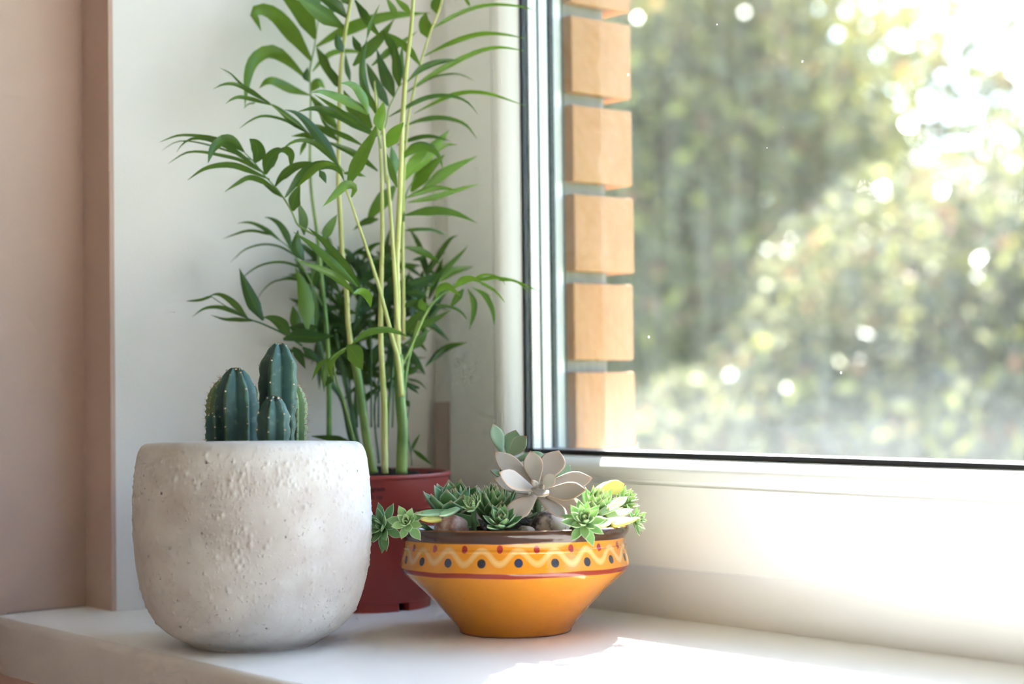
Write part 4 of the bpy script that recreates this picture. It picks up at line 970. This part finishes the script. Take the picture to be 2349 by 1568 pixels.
frond('G', [(1310, 900), (1280, 740), (1250, 640), (1270, 300), (1225, 30)], PD - .06, PD - .06, [
    ('G', [(1145, 465), (1000, 355), (800, 250), (560, 170), (425, 182)], 105, .85, -.02, -.06),
    ('G', [(1145, 455), (1110, 290), (1000, 120), (900, 65), (790, 60)], 115, .8, -.02, -.04),
    ('G', [(1255, 745), (1050, 625), (850, 505), (650, 425), (450, 385), (245, 425)], 115, .12, 0, -.03),
    ('G', [(1010, 570), (850, 470), (650, 330), (455, 205)], 70, .55, -.01, -.02),
    ('G', [(1080, 865), (900, 770), (700, 680), (580, 580), (520, 470)], 68, .25, .02, .03),
    ('G', [(760, 660), (620, 480), (470, 300), (390, 200)], 130, .45, .05, .05),
    ('G', [(880, 1375), (960, 1170), (1080, 920), (1190, 740), (1265, 560)], 170, .6, -.03, -.02),
    ('G', [(1315, 668), (1300, 520), (1345, 295)], 150, .8, -.02, -.04),
    ('G', [(1388, 885), (1465, 730), (1605, 565)], 165, .85, -.02, -.04),
    ('G', [(1190, 640), (1020, 450), (900, 320), (830, 150)], 190, .35, .03, .04),
    ('G', [(1255, 475), (1180, 300), (1100, 150), (1075, 0)], 80, .35, .0, .0),
    ('G', [(1515, 1395), (1440, 1180), (1385, 960)], 78, .4, -.01, -.01),
    ('G', [(1500, 1230), (1480, 1020), (1440, 860)], 120, .5, .01, .01),
    ('G', [(830, 1215), (980, 1225), (1120, 1262)], 66, .5, -.01, 0),
    ('C', [(1590, 205), (1618, 125), (1545, 98), (1440, 190), (1332, 292)], 70, .75, -.03, -.05)])
# right frond arching against the window
frond('P', [(929, 348), (937, 268), (948, 214), (962, 153), (986, 78), (1007, 24), (1018, -20)], PD - .01, PD + .01, [
    ('B', [(910, 240), (1100, 130), (1300, 58), (1480, 40), (1690, 62), (1790, 95)], 32, .75, 0, -.02),
    ('B', [(830, 480), (1050, 370), (1250, 302), (1400, 285), (1560, 300), (1700, 332)], 40, .85, 0, -.03),
    ('B', [(690, 790), (870, 660), (1100, 530), (1300, 440), (1450, 408), (1580, 415), (1700, 440)], 40, .8, 0, -.03),
    ('B', [(690, 780), (900, 662), (1080, 630), (1180, 650), (1262, 692)], 22, .3, 0, 0),
    ('B', [(745, 972), (900, 890), (1050, 820), (1200, 788), (1350, 795), (1500, 835), (1715, 912)], 34, .85, 0, -.03),
    ('B', [(660, 1082), (800, 1030), (960, 1010), (1100, 1030), (1200, 1080), (1288, 1192)], 40, .2, 0, -.01),
    ('B', [(600, 1242), (730, 1190), (860, 1165), (980, 1185), (1070, 1215)], 36, .15, 0, 0),
    ('B', [(655, 1312), (760, 1250), (830, 1232), (945, 1262)], 62, .3, -.01, 0),
    ('B', [(605, 1392), (700, 1300), (820, 1258), (920, 1290), (970, 1360), (992, 1448)], 62, .6, -.03, -.04),
    ('B', [(870, 322), (830, 200), (850, 105)], 110, .6, 0, .01),
    ('B', [(948, 118), (940, 20), (1015, -60)], 90, .55, 0, .01),
    ('B', [(720, 112), (650, 50), (575, -25)], 56, .8, -.02, -.03), ('B', [(600, 155), (555, 60), (505, -25)], 50, .75, -.02, -.03),
    ('B', [(1225, 52), (1170, -30), (1120, -80)], 26, .85, -.01, 0),
    ('B', [(1010, -60), (1120, -160), (1300, -200)], 60, .6, 0, 0), ('B', [(990, -60), (900, -180), (860, -260)], 80, .6, 0, 0)], (2.0, 1.2))
# broad light leaves right of the canes
frond('D', [(575, 420), (580, 300), (590, 200), (620, 120), (680, 20)], PD - .02, PD + .01, [
    ('B', [(640, 1568), (740, 1430), (890, 1300), (1048, 1112)], 115, .9, .0, .02),
    ('B', [(720, 1640), (850, 1450), (1010, 1325)], 120, .85, .02, .03),
    ('B', [(800, 1640), (1000, 1490), (1150, 1405), (1285, 1338)], 85, .75, .03, .05),
    ('B', [(800, 1400), (930, 1290), (1030, 1240), (1115, 1240)], 52, .9, 0, 0),
    ('D', [(590, 212), (750, 152), (900, 120), (1085, 152)], 50, .75, -.01, -.01),
    ('D', [(610, 252), (850, 205), (1060, 140), (1275, 78)], 55, .8, .01, .03),
    ('D', [(585, 365), (750, 332), (900, 325), (1050, 352), (1235, 437)], 72, .55, 0, .01),
    ('D', [(585, 502), (720, 490), (850, 500), (975, 555)], 32, .35, 0, .02),
    ('D', [(585, 652), (700, 680), (810, 735), (925, 825)], 62, .4, .01, .03),
    ('D', [(495, 105), (400, 230), (300, 350), (250, 445)], 130, .45, .03, .04),
    ('D', [(345, 400), (220, 425), (115, 500)], 60, .2, .03, .03)], (2.4, 1.2))
# right-hand low frond
frond('D', [(480, 1850), (560, 1700), (630, 1568), (700, 1400), (800, 1200), (900, 1090), (1020, 1020), (1200, 950), (1290, 925)], PD - .05, PD - .03, [
    ('D', [(860, 1120), (890, 1030), (960, 1000), (1020, 1040), (1085, 1092)], 60, .8, -.01, -.03),
    ('D', [(1020, 1022), (1090, 955), (1190, 935), (1290, 985)], 58, .85, 0, -.02),
    ('D', [(1190, 950), (1290, 902), (1410, 908)], 28, .85, 0, 0),
    ('D', [(1200, 955), (1400, 930), (1550, 950), (1700, 1010), (1795, 1052)], 28, .75, 0, -.02),
    ('D', [(1250, 940), (1420, 920), (1490, 995)], 18, .7, 0, -.01),
    ('D', [(1420, 950), (1580, 960), (1705, 1065)], 18, .65, -.01, -.02),
    ('D', [(1240, 960), (1370, 1030), (1430, 1085), (1485, 1155)], 22, .7, 0, -.01),
    ('D', [(1190, 1015), (1300, 1090), (1370, 1220), (1388, 1355)], 45, .2, .02, .02),
    ('D', [(1150, 1030), (1200, 1150), (1195, 1270), (1162, 1395)], 50, .1, .02, .03),
    ('D', [(1110, 1030), (1040, 1120), (985, 1205)], 66, .05, .02, .03),
    ('D', [(850, 1165), (1000, 1190), (1080, 1230), (1142, 1305)], 28, .35, 0, 0),
    ('D', [(625, 1432), (750, 1350), (860, 1298), (1005, 1212)], 58, .4, .01, .02),
    ('D', [(555, 1535), (700, 1470), (840, 1380)], 36, .3, .01, .02),
    ('D', [(590, 1420), (670, 1310), (760, 1215)], 95, .2, .02, .02),
    ('D', [(595, 975), (750, 955), (905, 878)], 75, .12, .03, .04),
    ('D', [(610, 1070), (700, 1060), (790, 1110)], 80, .1, .02, .02), ('D', [(580, 1190), (640, 1150), (710, 1125)], 60, .15, .02, .02),
    ('D', [(775, 1220), (740, 1170), (735, 1120)], 80, .6, -.01, -.02),
    ('D', [(640, 1568), (730, 1480), (790, 1385)], 95, .3, .03, .03)], (4.2, 1.4))
frond('D', [(700, 1180), (780, 1050), (880, 930), (960, 840)], PD + .03, PD + .05, [
    ('D', [(815, 865), (900, 700), (990, 580), (1065, 543)], 46, .2, 0, .01),
    ('D', [(830, 985), (950, 850), (1060, 740), (1155, 635)], 52, .55, 0, .02),
    ('D', [(890, 965), (1000, 880), (1195, 828)], 70, .6, 0, .02),
    ('D', [(850, 890), (790, 850), (735, 795)], 30, .2, 0, 0), ('D', [(700, 1000), (830, 930), (930, 880)], 60, .15, 0, .01)], (2.4, 1.2))
# leaves low on the canes
frond('E', [(640, 215), (560, 255), (480, 310), (440, 350)], PD - .07, PD - .08, [
    ('E', [(600, 215), (670, 290), (748, 445)], 150, .5, -.01, -.03),
    ('E', [(585, 262), (480, 320), (440, 430), (482, 572)], 62, .7, 0, -.01),
    ('E', [(445, 340), (340, 400), (265, 555)], 44, .6, 0, 0),
    ('E', [(440, 350), (390, 470), (385, 655)], 50, .55, 0, 0),
    ('E', [(470, 500), (430, 550), (395, 605)], 60, .1, .01, .01),
    ('E', [(650, 205), (790, 105), (960, 68), (1080, 90), (1185, 135)], 66, .4, -.02, -.02)], (2.0, 1.0))
frond('E', [(1150, 900), (1170, 700), (1160, 500), (1190, 440)], PD - .0, PD - .0, [
    ('E', [(1185, 490), (1240, 440), (1305, 392)], 55, .15, 0, 0), ('E', [(1170, 585), (1220, 610), (1285, 675)], 40, .1, 0, 0),
    ('E', [(1170, 530), (1280, 560), (1365, 635)], 18, .3, .02, .02), ('E', [(1150, 740), (1170, 760), (1195, 800)], 50, .1, 0, 0)], (1.5, 1.0), 'cane_dark')
frond('E', [(1215, 1350), (1212, 1250), (1215, 1190)], PD - .01, PD - .01, [
    ('E', [(1215, 1200), (1250, 1130), (1295, 1048)], 28, .3, 0, 0), ('E', [(1225, 1200), (1310, 1270), (1415, 1348)], 40, .15, 0, 0)], (1.4, 1.0), 'cane_dark')
frond('E', [(760, 1330), (700, 1200), (640, 1140)], PD - .02, PD - .03, [
    ('E', [(650, 1150), (520, 1110), (400, 1090), (262, 1072)], 60, .05, 0, 0), ('E', [(640, 1150), (560, 1110), (470, 1088)], 40, .1, .01, .01)], (1.6, 1.0), 'cane_dark')
# the dark tangle of old leaflets deep inside the clump
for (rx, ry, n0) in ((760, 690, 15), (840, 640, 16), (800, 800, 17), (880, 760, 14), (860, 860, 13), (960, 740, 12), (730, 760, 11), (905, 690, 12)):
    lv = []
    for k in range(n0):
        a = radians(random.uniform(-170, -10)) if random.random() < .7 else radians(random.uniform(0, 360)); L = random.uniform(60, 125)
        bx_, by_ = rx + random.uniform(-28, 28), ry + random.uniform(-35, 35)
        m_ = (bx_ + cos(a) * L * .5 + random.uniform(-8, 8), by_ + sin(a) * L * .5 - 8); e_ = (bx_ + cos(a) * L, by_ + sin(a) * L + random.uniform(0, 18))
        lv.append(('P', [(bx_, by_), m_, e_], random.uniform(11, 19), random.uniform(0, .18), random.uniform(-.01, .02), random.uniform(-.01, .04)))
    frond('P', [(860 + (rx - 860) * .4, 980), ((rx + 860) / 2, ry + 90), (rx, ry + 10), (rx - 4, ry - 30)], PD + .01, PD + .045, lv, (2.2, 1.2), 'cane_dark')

# the rest of the dense old foliage deep inside the clump, too tangled to count, is one part
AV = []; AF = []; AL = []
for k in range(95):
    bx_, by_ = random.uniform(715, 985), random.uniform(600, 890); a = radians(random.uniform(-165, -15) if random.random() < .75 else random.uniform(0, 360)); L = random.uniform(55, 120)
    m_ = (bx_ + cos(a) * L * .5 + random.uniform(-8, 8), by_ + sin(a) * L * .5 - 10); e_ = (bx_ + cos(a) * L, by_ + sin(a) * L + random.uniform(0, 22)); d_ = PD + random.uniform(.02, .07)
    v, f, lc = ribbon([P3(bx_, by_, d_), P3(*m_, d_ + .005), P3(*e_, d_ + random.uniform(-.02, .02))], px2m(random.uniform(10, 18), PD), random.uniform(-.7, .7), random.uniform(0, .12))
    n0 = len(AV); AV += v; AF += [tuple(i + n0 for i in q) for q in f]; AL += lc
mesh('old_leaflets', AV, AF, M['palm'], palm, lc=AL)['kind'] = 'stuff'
